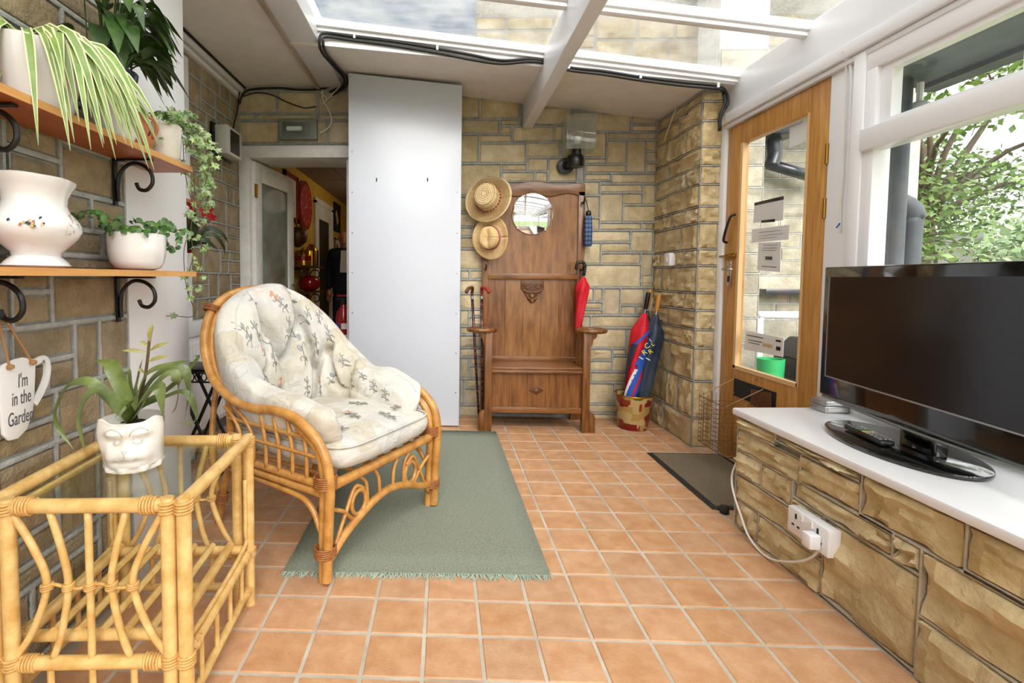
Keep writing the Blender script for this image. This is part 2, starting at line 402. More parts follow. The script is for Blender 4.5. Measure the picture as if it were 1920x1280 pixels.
# patchwork bin
m, N, L, b = node_mat('patchwork', .3)
tc = N.new('ShaderNodeTexCoord'); mp = N.new('ShaderNodeMapping'); L.new(tc.outputs['UV'], mp.inputs['Vector'])
br = N.new('ShaderNodeTexVoronoi'); br.distance = 'CHEBYCHEV'; br.inputs['Scale'].default_value = 1; br.inputs['Randomness'].default_value = .75
sp = N.new('ShaderNodeSeparateXYZ'); L.new(tc.outputs['Object'], sp.inputs[0])
at = N.new('ShaderNodeMath'); at.operation = 'ARCTAN2'; L.new(sp.outputs[1], at.inputs[0]); L.new(sp.outputs[0], at.inputs[1])
cb = N.new('ShaderNodeCombineXYZ'); k1 = mul(N, L, at.outputs[0], 2.0); k2 = mul(N, L, sp.outputs[2], 22.0)
L.new(k1, cb.inputs[0]); L.new(k2, cb.inputs[1]); L.new(cb.outputs[0], br.inputs['Vector'])
se = N.new('ShaderNodeSeparateColor'); L.new(br.outputs['Color'], se.inputs[0])
cr = N.new('ShaderNodeValToRGB'); cr.color_ramp.interpolation = 'CONSTANT'
E_ = cr.color_ramp.elements; E_[0].color = rgb(136, 34, 32); E_[1].position = .24; E_[1].color = rgb(206, 184, 130)
for p_, c_ in ((.52, rgb(150, 66, 40)), (.7, rgb(190, 160, 96)), (.86, rgb(112, 116, 44))):
    e = E_.new(p_); e.color = c_
L.new(se.outputs[0], cr.inputs[0]); L.new(cr.outputs[0], b.inputs['Base Color'])
# tartan for the folded umbrella
m, N, L, b = node_mat('tartan', .7)
tc = N.new('ShaderNodeTexCoord'); sp = N.new('ShaderNodeSeparateXYZ'); L.new(tc.outputs['Object'], sp.inputs[0])
def stripe(o, f, t):
    k = mul(N, L, o, f); s_ = N.new('ShaderNodeMath'); s_.operation = 'FRACT'; L.new(k, s_.inputs[0]); return thr(N, L, s_.outputs[0], t, t+.02)
c_ = mixc(N, L, mul(N, L, stripe(sp.outputs[2], 32., .55), .6), rgb(96, 124, 168), rgb(24, 34, 66))
c_ = mixc(N, L, mul(N, L, stripe(sp.outputs[0], 45., .55), .6), c_, rgb(24, 34, 66))
L.new(c_, b.inputs['Base Color'])
# striped blade leaf: cream margins come from its own material slot; painted floral motif for china
def china(name, c0, scale, lo):
    m, N, L, b = node_mat(name, .14, spec=.5); b.inputs['Coat Weight'].default_value = .4
    tc = N.new('ShaderNodeTexCoord')
    v = N.new('ShaderNodeTexVoronoi'); v.inputs['Scale'].default_value = scale; L.new(tc.outputs['Object'], v.inputs['Vector'])
    n = N.new('ShaderNodeTexNoise'); n.inputs['Scale'].default_value = 90; L.new(tc.outputs['Object'], n.inputs['Vector'])
    f = mul(N, L, thr(N, L, v.outputs['Distance'], lo, lo-.08), thr(N, L, n.outputs['Fac'], .5, .56))
    n2 = N.new('ShaderNodeTexNoise'); n2.inputs['Scale'].default_value = 40; L.new(tc.outputs['Object'], n2.inputs['Vector'])
    fc = mixc(N, L, thr(N, L, n2.outputs['Fac'], .45, .55), rgb(150, 160, 140), rgb(206, 150, 130))
    L.new(mixc(N, L, f, c0, fc), b.inputs['Base Color'])
china('china_floral', rgb(238, 237, 236), 9, .22)
# ------------------------------------------------------------------ masonry
def stone_variant(seed, nx, ny, rough, tri=0):
    rnd = random.Random(seed); P = []
    ox, oy = rnd.uniform(0, 50), rnd.uniform(0, 50)
    tx, ty = rnd.uniform(-.25, .25), rnd.uniform(-.25, .25)
    for j in range(ny+1):
        row = []
        for i in range(nx+1):
            u, v = i/nx-.5, j/ny-.5
            edge = i in (0, nx) or j in (0, ny)
            h = 1 - rough*.5 + rough*(noise.noise((u*2.6+ox, v*2.6+oy, seed))*.9 + tx*u*2 + ty*v*2 + noise.noise((u*7+ox, v*7+oy, 3.3))*.3)
            if edge: h = min(h, .62) - rnd.uniform(0, .1)
            k = .975 if edge else .99
            jx, jy = rnd.uniform(-.012, .012), rnd.uniform(-.02, .02)
            row.append((u*k*1.0+jx*(not edge), v*k+jy*(not edge), max(h, .15)))
        P.append(row)
    me_ = MB(); me_.grid(P)
    W_ = nx+1
    ring = [i for i in range(W_)] + [j*W_+nx for j in range(1, ny+1)] + [ny*W_+i for i in range(nx-1, -1, -1)] + [j*W_ for j in range(ny-1, 0, -1)]
    b = len(me_.v)
    for i in ring: x, y, z = me_.v[i]; me_.v.append((x/.975*1.0, y/.975*1.0, -.3))
    n = len(ring)
    for i in range(n): me_.f.append((ring[i], b+i, b+(i+1) % n, ring[(i+1) % n]))
    me = bpy.data.meshes.new('stone'); me.from_pydata(me_.v, [], me_.f)
    bm = bmesh.new(); bm.from_mesh(me); bmesh.ops.recalc_face_normals(bm, faces=bm.faces); bm.to_mesh(me); bm.free()
    for p in me.polygons: p.use_smooth = True
    me.set_sharp_from_angle(angle=math.radians(50))
    return me
def variants(m, rough, k, nx=5, ny=4):
    out = []
    for i in range(k):
        me = stone_variant(i*13+int(rough*100), nx, ny, rough); me.materials.append(MATS[m]); out.append(me)
    return out
VAR = {'up': variants('stone_up_dim', .35, 6), 'flat': variants('stone', .35, 8), 'left': variants('stone_left', .4, 8), 'out': variants('stone_out', .6, 6, 4, 3),
       'rock': variants('rockface', 1.0, 10, 9, 6)}
def lay(wall, rects, fn, along, out, kind, depth, gap=.016, ribbon=.012, mm='mortar'):
    """rects (a0,a1,z0,z1) in the wall's plane; fn(a,z,d)->point; each stone its own part, the pointing one raised mesh"""
    along = Vector(along); out = Vector(out); up = Vector((0, 0, 1)); mb = MB(); rnd = random.Random(len(rects))
    for (a0, a1, z0, z1) in rects:
        if a1 < a0: a0, a1 = a1, a0
        if z1 < z0: z0, z1 = z1, z0
        w, h = a1-a0-gap, z1-z0-gap
        if w <= .01 or h <= .008: continue
        c = fn((a0+a1)/2, (z0+z1)/2, 0)
        d = depth*rnd.uniform(.75, 1.15)
        R = Matrix((( along.x*w, up.x*h, out.x*d, c.x), (along.y*w, up.y*h, out.y*d, c.y), (along.z*w, up.z*h, out.z*d, c.z), (0, 0, 0, 1)))
        inst('stone', rnd.choice(VAR[kind]), R, wall)
        if ribbon:
            e = gap*.26; r0 = (a0, a1, z0, z1); r1 = (a0+e, a1-e, z0+e, z1-e)
            o = [fn(a, z, ribbon) for a, z in ((r0[0], r0[2]), (r0[1], r0[2]), (r0[1], r0[3]), (r0[0], r0[3]))]
            i_ = [fn(a, z, ribbon*.9) for a, z in ((r1[0], r1[2]), (r1[1], r1[2]), (r1[1], r1[3]), (r1[0], r1[3]))]
            k_ = [fn(a, z, 0) for a, z in ((r1[0], r1[2]), (r1[1], r1[2]), (r1[1], r1[3]), (r1[0], r1[3]))]
            mb.add(o+i_+k_, [(q, (q+1) % 4, 4+(q+1) % 4, 4+q) for q in range(4)] + [(4+q, 4+(q+1) % 4, 8+(q+1) % 4, 8+q) for q in range(4)])
    if ribbon: mb.build('mortar', mm, wall, recalc=False)
def ashlar(a0, a1, z0, z1, rnd, wmin=.12, wmax=.34, hmin=.05, hmax=.15):
    out = []
    def rec(x0, x1, y0, y1):
        w, h = x1-x0, y1-y0
        if h > hmax*rnd.uniform(.8, 1.1) and h > 2*hmin and (w < 3.2*h or w < wmax*1.3):
            t = rnd.uniform(.35, .65); rec(x0, x1, y0, y0+h*t); rec(x0, x1, y0+h*t, y1); return
        if w > wmax*rnd.uniform(.7, 1.1) and w > 2*wmin:
            t = rnd.uniform(.32, .68); rec(x0, x0+w*t, y0, y1); rec(x0+w*t, x1, y0, y1); return
        if h > hmax*1.1:
            t = rnd.uniform(.35, .65); rec(x0, x1, y0, y0+h*t); rec(x0, x1, y0+h*t, y1); return
        out.append((x0, x1, y0, y1))
    rec(a0, a1, z0, z1); return out

YB = 3.86   # back wall plane
# back wall (left bit above the inner door, the doorway, and the long right part that rises above the roof)
mb = MB().box(-.66, YB, 0, 2.1, YB+.3, 2.62).box(-1.75, YB, 2.045, -.66, YB+.3, 2.9).box(-1.75, YB, 0, -1.555, YB+.3, 2.045)
wall_back = struct('wall_back', mb, 'mortar', 'buff random-coursed stone wall with raised grey pointing')
def pxr(o, s, l): return [(o[0]+a*s, o[1]+b*s, o[0]+c*s, o[1]+d*s) for a, b, c, d in l]
R3 = pxr((1080, 180), .25, [(-30, 115, 125, 272), (127, 130, 412, 272), (414, 150, 605, 215), (414, 216, 605, 270),
    (60, 273, 226, 466), (227, 273, 605, 332), (228, 333, 378, 513), (379, 333, 520, 578), (521, 333, 605, 415), (521, 416, 605, 500), (521, 501, 605, 578),
    (60, 467, 227, 513), (60, 514, 378, 580), (60, 581, 264, 638), (265, 581, 605, 660), (50, 639, 176, 747), (50, 748, 176, 913), (50, 914, 176, 1008),
    (177, 661, 497, 727), (498, 661, 597, 817), (177, 728, 349, 948), (350, 728, 497, 817), (350, 818, 597, 948), (177, 949, 487, 1008), (488, 949, 597, 1008),
    (50, 1009, 406, 1097), (407, 1009, 575, 1175), (50, 1098, 184, 1262), (185, 1098, 406, 1176), (185, 1177, 483, 1262), (484, 1176, 572, 1398)])
R4 = pxr((1080, 480), .2969, [(0, 51, 411, 199), (412, 117, 490, 199), (40, 200, 111, 288), (112, 200, 167, 288), (40, 289, 167, 337), (40, 338, 167, 373),
    (168, 200, 276, 373), (277, 200, 430, 311), (277, 312, 376, 374), (377, 312, 430, 374), (10, 374, 92, 457), (93, 374, 430, 453), (90, 454, 317, 582), (318, 454, 430, 622),
    (85, 583, 226, 657), (227, 583, 317, 628), (85, 658, 227, 728), (228, 629, 430, 730), (85, 731, 430, 799), (60, 800, 238, 934), (239, 800, 490, 934), (60, 935, 490, 992), (60, 993, 490, 1042), (430, 200, 500, 453), (430, 453, 500, 799)])
R2 = pxr((860, 180), .23447, [(-20, 5, 168, 182), (169, 20, 488, 186), (-20, 187, 328, 308), (329, 187, 490, 242), (329, 243, 425, 308), (426, 243, 762, 368), (606, 90, 905, 236), (763, 237, 1000, 368),
    (-20, 309, 160, 542), (161, 309, 425, 378), (161, 379, 540, 542), (541, 369, 810, 494), (811, 369, 1000, 494), (-20, 543, 338, 802), (339, 543, 545, 605), (339, 606, 606, 690), (546, 495, 716, 604), (607, 605, 712, 690), (717, 495, 945, 690),
    (-20, 803, 200, 932), (-20, 933, 200, 1048), (-20, 1049, 110, 1126), (111, 1049, 200, 1126), (-20, 1127, 200, 1222), (-20, 1223, 200, 1390)])
R7 = pxr((840, 480), .2968, [(70, 87, 136, 148), (137, 87, 225, 148), (70, 149, 225, 236), (70, 237, 225, 336), (70, 337, 133, 443), (134, 337, 225, 382), (134, 383, 225, 443), (70, 444, 225, 497),
    (70, 498, 225, 578), (70, 579, 225, 638), (70, 639, 132, 773), (133, 639, 225, 692), (133, 693, 225, 773), (70, 774, 100, 938), (101, 774, 225, 831), (101, 832, 225, 938), (70, 939, 225, 1012), (226, 960, 900, 1000)])
TOPL = [(447, 172, 520, 213), (521, 172, 595, 213), (596, 172, 660, 213), (447, 214, 480, 226), (481, 214, 596, 226), (597, 214, 660, 226), (447, 227, 525, 270), (526, 227, 614, 270), (615, 227, 660, 270)]
rects = []
for (a, b_, c, d) in R3+R4+R2+R7+TOPL:
    p = ony(a, b_, YB); q = ony(c, d, YB); p2 = ony((a+c)/2, b_, YB); q2 = ony((a+c)/2, d, YB)
    rects.append((p.x, q.x, q2.z, p2.z))
rects += ashlar(.33, 1.03, .17, 1.68, random.Random(5))
lay(wall_back, rects, lambda a, z, d: Vector((a, YB-d, z)), (1, 0, 0), (0, -1, 0), 'flat', .012, gap=.022, ribbon=.014)

# house walls seen through the glass roof, dimmer light put into their darker colours
ub = struct('wall_upper', MB().box(.22, YB, 2.62, 4, YB+.3, 2.98), 'mortar_up_dim', 'stone wall of the house above the glass roof')
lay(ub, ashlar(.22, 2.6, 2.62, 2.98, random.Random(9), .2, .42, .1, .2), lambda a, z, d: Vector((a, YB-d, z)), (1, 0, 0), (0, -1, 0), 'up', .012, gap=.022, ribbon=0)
struct('wall_render', MB().box(.22, YB+.02, 2.98, 4, YB+.3, 5.2), 'render_grey', 'grey pebble-dashed upper house wall')
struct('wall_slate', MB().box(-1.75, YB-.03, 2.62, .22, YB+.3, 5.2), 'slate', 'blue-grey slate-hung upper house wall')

# near left wall, plane x=-1.12, with white boarded end
XL = -1.12
wl = struct('wall_left', MB().box(XL-.45, -2.6, 0, XL, 1.745, 2.6), 'mortar', 'olive-brown stone wall with thick grey pointing')
LR = [(1.405, 1.60, .58, .731), (1.60, 1.745, .58, .731), (1.2, 1.405, .655, .731), (1.2, 1.405, .58, .655), (1.485, 1.595, .731, .92), (1.595, 1.745, .731, .92),
      (1.26, 1.485, .82, .92), (1.375, 1.485, .731, .82), (1.17, 1.375, .731, .82), (1.40, 1.695, .92, 1.065), (1.695, 1.745, .92, 1.065), (1.26, 1.40, .92, 1.015), (1.26, 1.40, 1.015, 1.12), (1.40, 1.745, 1.065, 1.12),
      (1.40, 1.575, 1.20, 1.307), (1.575, 1.745, 1.20, 1.307), (1.405, 1.625, 1.12, 1.20), (1.625, 1.745, 1.12, 1.20), (1.2, 1.405, 1.12, 1.307), (1.27, 1.45, 1.307, 1.387), (1.45, 1.745, 1.307, 1.45), (1.26, 1.45, 1.387, 1.47),
      (1.2, 1.45, 1.47, 1.575), (1.45, 1.745, 1.45, 1.58), (1.2, 1.37, 1.575, 1.714), (1.37, 1.56, 1.58, 1.714), (1.56, 1.745, 1.58, 1.714),
      (1.2, 1.40, .465, .58), (1.2, 1.40, .36, .465), (1.40, 1.57, .28, .58), (1.57, 1.745, .28, .58), (1.1, 1.57, .215, .28), (1.1, 1.40, .28, .36), (1.57, 1.745, .1, .28), (1.3, 1.57, .09, .215), (1.05, 1.3, .09, .215), (1.2, 1.745, 0, .09),
      (1.1, 1.27, .92, 1.12), (1.05, 1.26, 1.307, 1.47)]
rl = random.Random(21)
LR += ashlar(1.2, 1.745, 1.714, 2.47, rl, .16, .4, .1, .2) + ashlar(-.6, 1.05, 0, 2.47, rl, .18, .42, .1, .2)
LR += ashlar(1.05, 1.2, 1.47, 2.47, rl, .1, .2, .1, .2) + ashlar(1.05, 1.17, .36, .92, rl, .1, .2, .1, .2)
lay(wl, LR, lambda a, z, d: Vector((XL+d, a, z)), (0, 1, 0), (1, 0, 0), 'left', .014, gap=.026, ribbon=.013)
struct('wall_left_board', MB().box(XL-.45, 1.745, 0, XL+.012, 2.165, 2.6), 'white_paint', 'smooth white boarded end of the left wall', bevel=.003)
# far left wall
XF = -1.565
wf = struct('wall_far_left', MB().box(XF-.3, 2.165, 0, XF, YB, 2.6), 'mortar', 'shaded stone wall between the radiator and the inner door')
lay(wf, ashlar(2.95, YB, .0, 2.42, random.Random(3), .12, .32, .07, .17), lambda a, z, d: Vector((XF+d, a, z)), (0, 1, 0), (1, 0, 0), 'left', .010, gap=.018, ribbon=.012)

# right stone pier: side face x=1.58, front face y=3.2
XP, YP = 1.58, 3.21
pier = struct('wall_pier', MB().box(XP+.004, YP+.004, 0, 1.70, YB, 2.26), 'mortar', 'rock-faced stone pier beside the glazed door')
ys = [172, 191, 227.5, 276, 311, 346, 387, 418, 467, 498, 549, 582, 618, 652, 714.5, 783, 846]
sp_ = [[1286], [1277], [1291, 1264], [1256], [1289, 1279], [1254], [1290, 1261, 1247], [1279], [1286, 1240], [1260, 1242], [1286, 1266], [1255], [1282], [1258], [1271, 1251], [1243]]
side, front = [], []
for i in range(16):
    zt = ony(1312-i*.5, ys[i], YP).z; zb = max(0, ony(1312-i*.5, ys[i+1], YP).z)
    Y0 = YP
    for s_ in sp_[i]:
        Yn = onx(s_, (ys[i]+ys[i+1])/2, XP).y; Yn = min(max(Yn, Y0+.05), YB-.03); side.append((Y0, Yn, zb, zt)); Y0 = Yn
    side.append((Y0, YB, zb, zt)); front.append((XP-.012, 1.695, zb, zt))
lay(pier, side, lambda a, z, d: Vector((XP-d, a, z)), (0, 1, 0), (-1, 0, 0), 'rock', .03, gap=.016, ribbon=.012)
lay(pier, front, lambda a, z, d: Vector((a, YP-d, z)), (1, 0, 0), (0, -1, 0), 'rock', .026, gap=.014, ribbon=.012)

# low wall under the window board
XW = 1.285
lw = struct('wall_low', MB().box(XW+.006, -2.6, 0, 1.62, 2.19, .478), 'mortar_tan', 'low rock-faced sandstone wall carrying the white window board')
LW = [(1.95, 2.195, .425, .478), (1.555, 1.95, .447, .478), (1.81, 2.195, .335, .425), (1.55, 1.81, .345, .447), (1.24, 1.55, .352, .478), (.9, 1.24, .36, .478),
      (2.025, 2.195, .232, .335), (1.845, 2.025, .232, .335), (1.435, 1.845, .277, .345), (1.35, 1.435, .277, .352), (1.69, 2.195, .125, .232), (1.69, 1.845, .232, .277), (2.03, 2.195, 0, .125), (1.69, 2.03, 0, .125),
      (1.35, 1.69, .01, .277), (1.0, 1.35, .172, .352), (1.0, 1.35, 0, .172)]
LW += ashlar(.2, 1.0, 0, .36, random.Random(2), .2, .4, .1, .2) + ashlar(.2, .9, .36, .478, random.Random(2), .2, .4, .05, .2)
lay(lw, LW, lambda a, z, d: Vector((XW-d, a, z)), (0, 1, 0), (-1, 0, 0), 'rock', .04, gap=.015, ribbon=.016, mm='mortar_tan')
ENDR = [(1.285, 1.42, .335, .478), (1.42, 1.6, .335, .478), (1.285, 1.6, .232, .335), (1.285, 1.6, .125, .232), (1.285, 1.6, 0, .125)]
lay(lw, ENDR, lambda a, z, d: Vector((a, 2.19+d, z)), (-1, 0, 0), (0, 1, 0), 'rock', .016, gap=.012, ribbon=.006, mm='mortar_tan')
# white window board
poly = [(1.255, -2.6), (1.72, -2.6), (1.72, 2.245), (1.255, 2.215)]
struct('trim_1', MB().prism(poly, lambda u, v, d: (u, v, d), .478, .507), 'white_frame', 'white window board on the low stone wall', bevel=.006)

# ------------------------------------------------------------------ floor of quarry tiles
TX0, TY0, TP = .776978, 1.615149, .165
floor_o = struct('floor', MB().box(-1.75, -2.7, -.1, 1.80, YB+.2, -.0012), 'grout', 'terracotta quarry tile floor with pale grout')
tm = MB().box(-.5, -.5, -.5, .5, .5, .5)
tl = []
for i in range(-16, 7):
    for j in range(-26, 14):
        x0, y0 = TX0+TP*i, TY0+TP*j; x1, y1 = x0+TP, y0+TP
        x0, x1 = max(x0, -1.57), min(x1, 1.68); y0, y1 = max(y0, -2.5), min(y1, YB)
        if x1-x0 < .02 or y1-y0 < .02: continue
        if x0 < -1.12 and y0 < 2.1: continue
        if x0 > 1.285 and y1 < 2.2: continue
        tl.append((x0, x1, y0, y1))
def tile_vis(t):
    x, y = (t[0]+t[1])/2, (t[2]+t[3])/2
    if y < 1.2 or (-.5 < x < .33 and 1.85 < y < 3.4) or (x < -.75 and y > 2.25) or (x < -.2 and y > 2.75): return False
    return True
vis = sorted([t for t in tl if tile_vis(t)], key=lambda t: t[2])[:298]
vs = set(vis)
g = .0095
bm = bmesh.new(); bmesh.ops.create_cube(bm, size=1); 
for v in bm.verts: v.co = Vector((v.co.x*(TP-g), v.co.y*(TP-g), v.co.z*.02-.0085))
bmesh.ops.bevel(bm, geom=[e for e in bm.edges if all(v.co.z > -.005 for v in e.verts)], offset=.003, segments=1, affect='EDGES')
tme = bpy.data.meshes.new('tile'); bm.to_mesh(tme); bm.free(); tme.materials.append(MATS['tile'])
rt = random.Random(4)
for t in vis:
    inst('tile', tme, Matrix.Translation(((t[0]+t[1])/2, (t[2]+t[3])/2, rt.uniform(-.0012, .0006))) @ Matrix.Diagonal(((t[1]-t[0]-g)/(TP-g), (t[3]-t[2]-g)/(TP-g), 1, 1)), floor_o)
mb = MB()
for t in tl:
    if t not in vs: mb.box(t[0]+g/2, t[2]+g/2, -.008, t[1]-g/2, t[3]-g/2, .0013)
mb.build('tiles', 'tile', floor_o, kind='stuff')

# ------------------------------------------------------------------ roof, ceilings, trims
def zroof(x): return 2.238 + (1.7-x)*.130
# flat ceiling on the left
struct('ceiling', MB().box(-1.75, -2.6, 2.49, -.93, YB, 2.56), 'ceiling_paint', 'shaded plaster ceiling along the left wall')
# sloping panel against the back wall
zb_ = lambda x: 2.409-.122*(x-.123); zf_ = lambda x: 2.441-.101*(x+.71)
mb = MB().hexa([(-.93, 3.1, zf_(-.93)), (1.72, 3.1, zf_(1.72)), (1.72, YB, zb_(1.72)), (-.93, YB, zb_(-.93)),
                (-.93, 3.1, zf_(-.93)+.03), (1.72, 3.1, zf_(1.72)+.03), (1.72, YB, zb_(1.72)+.03), (-.93, YB, zb_(-.93)+.03)])
struct('ceiling_back', mb, 'ceiling_paint', 'sloping cream ceiling panel against the back wall')
# fascia box on the left
struct('trim_2', MB().box(-.93, -2.6, 2.47, -.76, YB, 2.66), 'white_paint', 'white boxed fascia along the high side of the roof', bevel=.004)
struct('trim_3', MB().box(-.955, -2.6, 2.455, -.93, YB-.01, 2.49), 'worn_wood', 'weathered timber strip along the fascia')
# glazing bars
def bar(Y, w, name, lab, drop=.0):
    mb = MB()
    x0, x1 = -.78, 1.72
    for (ya, yb, za, zb2) in ((Y-w/2, Y+w/2, -.012-drop, .03), (Y-w*.28, Y+w*.28, -.034-drop, -.012-drop)):
        mb.hexa([(x0, ya, zroof(x0)+za), (x1, ya, zroof(x1)+za), (x1, yb, zroof(x1)+za), (x0, yb, zroof(x0)+za),
                 (x0, ya, zroof(x0)+zb2), (x1, ya, zroof(x1)+zb2), (x1, yb, zroof(x1)+zb2), (x0, yb, zroof(x0)+zb2)])
    return struct(name, mb, 'white_frame', lab, bevel=.002)
bar(3.09, .09, 'trim_4', 'white glazing bar at the back edge of the glass roof')
mb = MB().hexa([(-.76, 3.085, zf_(-.76)), (1.7, 3.085, zf_(1.7)), (1.7, 3.1, zf_(1.7)), (-.76, 3.1, zf_(-.76)),
                (-.76, 3.085, zroof(-.76)), (1.7, 3.085, zroof(1.7)), (1.7, 3.1, zroof(1.7)), (-.76, 3.1, zroof(-.76))])
struct('trim_5', mb, 'white_paint', 'white upstand board below the roof glazing carrying black cables')
k = 6
for Y in (2.52, 1.95, 1.38, .81, .24, -.33, -.9, -1.47, -2.04):
    bar(Y, .07, 'trim_%d' % k, 'white cross bar of the glass roof', 0); k += 1
Ys = [3.05, 2.52, 1.95, 1.38, .81, .24, -.33, -.9, -1.47, -2.04, -2.6]
for i in range(10):
    a, b_ = Ys[i], Ys[i+1]
    for (xa, xb) in ((-.78, .62), (.62, 1.72)):
        mb = MB().hexa([(xa, b_, zroof(xa)+.012), (xb, b_, zroof(xb)+.012), (xb, a, zroof(xb)+.012), (xa, a, zroof(xa)+.012),
                        (xa, b_, zroof(xa)+.018), (xb, b_, zroof(xb)+.018), (xb, a, zroof(xb)+.018), (xa, a, zroof(xa)+.018)])
        struct('window_%d' % (20+i*2+(xa > 0)), mb, 'roof_pane', 'weathered clear pane of the glass roof')
# purlin running in depth
struct('trim_20', MB().box(.578, -2.6, 2.172, .652, YB-.005, zroof(.65)+.005), 'white_paint', 'deep white beam crossing under the glass roof', bevel=.005)
# right wall: eaves beam, mouldings, door head, boards, window frames  (inner plane x=1.70)
XR = 1.70
struct('wall_right', MB().box(XR, -2.6, 2.03, XR+.12, YP, zroof(XR)+.02), 'white_paint', 'white eaves beam above the door and windows', bevel=.003)
struct('trim_21', MB().box(XR-.035, -2.6, 1.985, XR+.12, YP-.02, 2.045).box(XR-.018, -2.6, 1.96, XR+.1, YP-.02, 1.985), 'white_paint', 'stepped white moulding below the eaves beam', bevel=.006)
struct('trim_22', MB().box(XR+.002, 2.14, 0, XR+.1, 2.343, 1.98), 'white_paint', 'white upright board between the door and the window', bevel=.003)
struct('trim_23', MB().box(XR-.02, 2.1355, .5, XR+.1, 2.195, 1.98), 'white_frame', 'white window post beside the upright board', bevel=.006)
struct('trim_24', MB().box(XR-.012, 3.152, 0, XR+.1, 3.225, 2.0), 'white_paint', 'white painted door jamb against the stone pier', bevel=.004)
# window: upper light and lower pane repeat along the room
wn = 1
def window(Ya, Yb, split):
    """Ya far end, Yb near end"""
    global wn
    w_ = struct('window_%d' % wn, MB().box(XR-.012, Yb, 1.895, XR+.046, Ya, 1.97), 'white_frame', 'white timber window over the low stone wall', bevel=.004); wn += 1
    MB().box(XR-.012, Ya-.05, .5, XR+.046, Ya, 1.897).build('jamb', 'white_frame', w_, bevel=.004); MB().box(XR-.012, Yb, .5, XR+.046, Yb+.05, 1.897).build('jamb', 'white_frame', w_, bevel=.004)
    MB().box(XR-.012, Yb+.05, .5, XR+.046, Ya-.05, .565).build('sill', 'white_frame', w_, bevel=.004)
    MB().box(XR-.03, Yb+.02, 1.575, XR+.046, Ya-.0, 1.665).build('transom', 'white_frame', w_, bevel=.006)
    c = [Ya-.05]+list(split)+[Yb+.05]
    for a, b_ in zip(c[:-1], c[1:]):
        s = MB()
        for (y0, y1, z0, z1) in ((b_, b_+.035, 1.66, 1.90), (a-.05, a, 1.66, 1.90), (b_+.035, a-.05, 1.66, 1.685), (b_+.035, a-.05, 1.872, 1.90)): s.box(XR+.005, y0, z0, XR+.044, y1, z1)
        s_ = s.build('sash', 'white_frame', w_)
        MB().box(XR+.03, b_+.03, 1.68, XR+.036, a-.045, 1.88).build('pane', 'pane', s_)
    MB().box(XR+.03, Yb+.045, .56, XR+.036, Ya-.045, 1.58).build('pane', 'pane', w_)
window(2.135, .62, [1.555])
window(.55, -.95, [-.2])
window(-1.02, -2.5, [-1.8])
# end of the room behind the viewer: a low wall with a wide glazed screen
fr = MB().box(-1.75, -2.72, 0, 1.8, -2.6, .5).box(-1.75, -2.72, 2.1, 1.8, -2.6, 2.7)
for x in (-1.75, -1.12, -.3, .6, 1.62): fr.box(x, -2.7, .5, x+.1, -2.62, 2.1)
we = struct('wall_front', fr, 'white_frame', 'white glazed end wall behind the viewer')
for a, b_ in ((-1.02, -.3), (-.2, .6), (.7, 1.62)): MB().box(a, -2.665, .5, b_, -2.66, 2.1).build('pane', 'pane', we)
# trims on the far left wall
struct('trim_25', MB().box(XF, 2.93, 0, XF+.03, 3.05, 2.36), 'white_paint', 'narrow white upright strip on the far left wall')
struct('trim_26', MB().box(XF, 2.17, 2.40, XF+.03, YB, 2.43).box(XF, 2.17, 2.44, XF+.05, YB, 2.475), 'white_paint', 'white cable trunking under the left ceiling')
struct('trim_27', MB().box(XF+.03, 2.165, 2.474, XF+.062, YB, 2.489), 'cable_black', 'black cable along the left ceiling corner')
# skirting under the radiator
struct('baseboard_left', MB().box(XF, 2.17, 0, XF+.022, YB, .085), 'grey_metal', 'dull grey skirting under the radiator')
# ------------------------------------------------------------------ glazed oak door in the right wall
XD = XR+.004
d1 = struct('door_1', MB().box(XD, 3.012, .0, XD+.045, 3.15, 1.957).box(XD, 2.346, .0, XD+.045, 2.468, 1.957), 'door_oak', 'golden oak door with one tall glass pane', bevel=.003)
MB().box(XD, 2.468, 1.84, XD+.045, 3.012, 1.957).build('top_rail', 'door_oak', d1, bevel=.003)
MB().box(XD, 2.468, .30, XD+.045, 3.012, .545).build('lock_rail', 'door_oak', d1, bevel=.003)
MB().box(XD+.008, 2.468, .0, XD+.04, 3.012, .30).build('bottom_panel', 'door_oak', d1, bevel=.002)
MB().box(XD-.004, 2.99, .545, XD+.02, 3.014, 1.84).box(XD-.004, 2.467, .545, XD+.02, 2.478, 1.84).box(XD-.004, 2.47, .54, XD+.02, 3.012, .562).build('glazing_bead', 'oak_bead', d1)
MB().box(XD+.02, 2.47, .545, XD+.026, 3.01, 1.84).build('pane', 'pane', d1)
for z in (1.62, 1.38): MB().box(XD-.004, 2.336, z-.045, XD+.01, 2.352, z+.045).tube([(XD-.006, 2.344, z-.045), (XD-.006, 2.344, z+.045)], .007).build('hinge', 'brass', d1)
pl = MB().box(XD-.012, 3.055, 1.02, XD, 3.095, 1.17).build('handle_plate', 'steel', d1, bevel=.003)
MB().tube([(XD-.01, 3.075, 1.12), (XD-.05, 3.075, 1.12), (XD-.055, 3.06, 1.12), (XD-.055, 2.97, 1.118)], .007).build('lever', 'steel', pl, smooth=True)
MB().box(XD-.014, 3.065, 1.045, XD-.011, 3.083, 1.08).build('keyhole', 'ink_dark', pl)
bo = MB().box(XD-.01, 3.02, 1.185, XD, 3.13, 1.215).build('bolt', 'brass', d1, bevel=.002)
MB().tube([(XD-.016, 3.02, 1.2), (XD-.016, 3.17, 1.2)], .006).tube([(XD-.016, 3.07, 1.2), (XD-.035, 3.07, 1.205)], .005).build('bolt_bar', 'brass', bo)
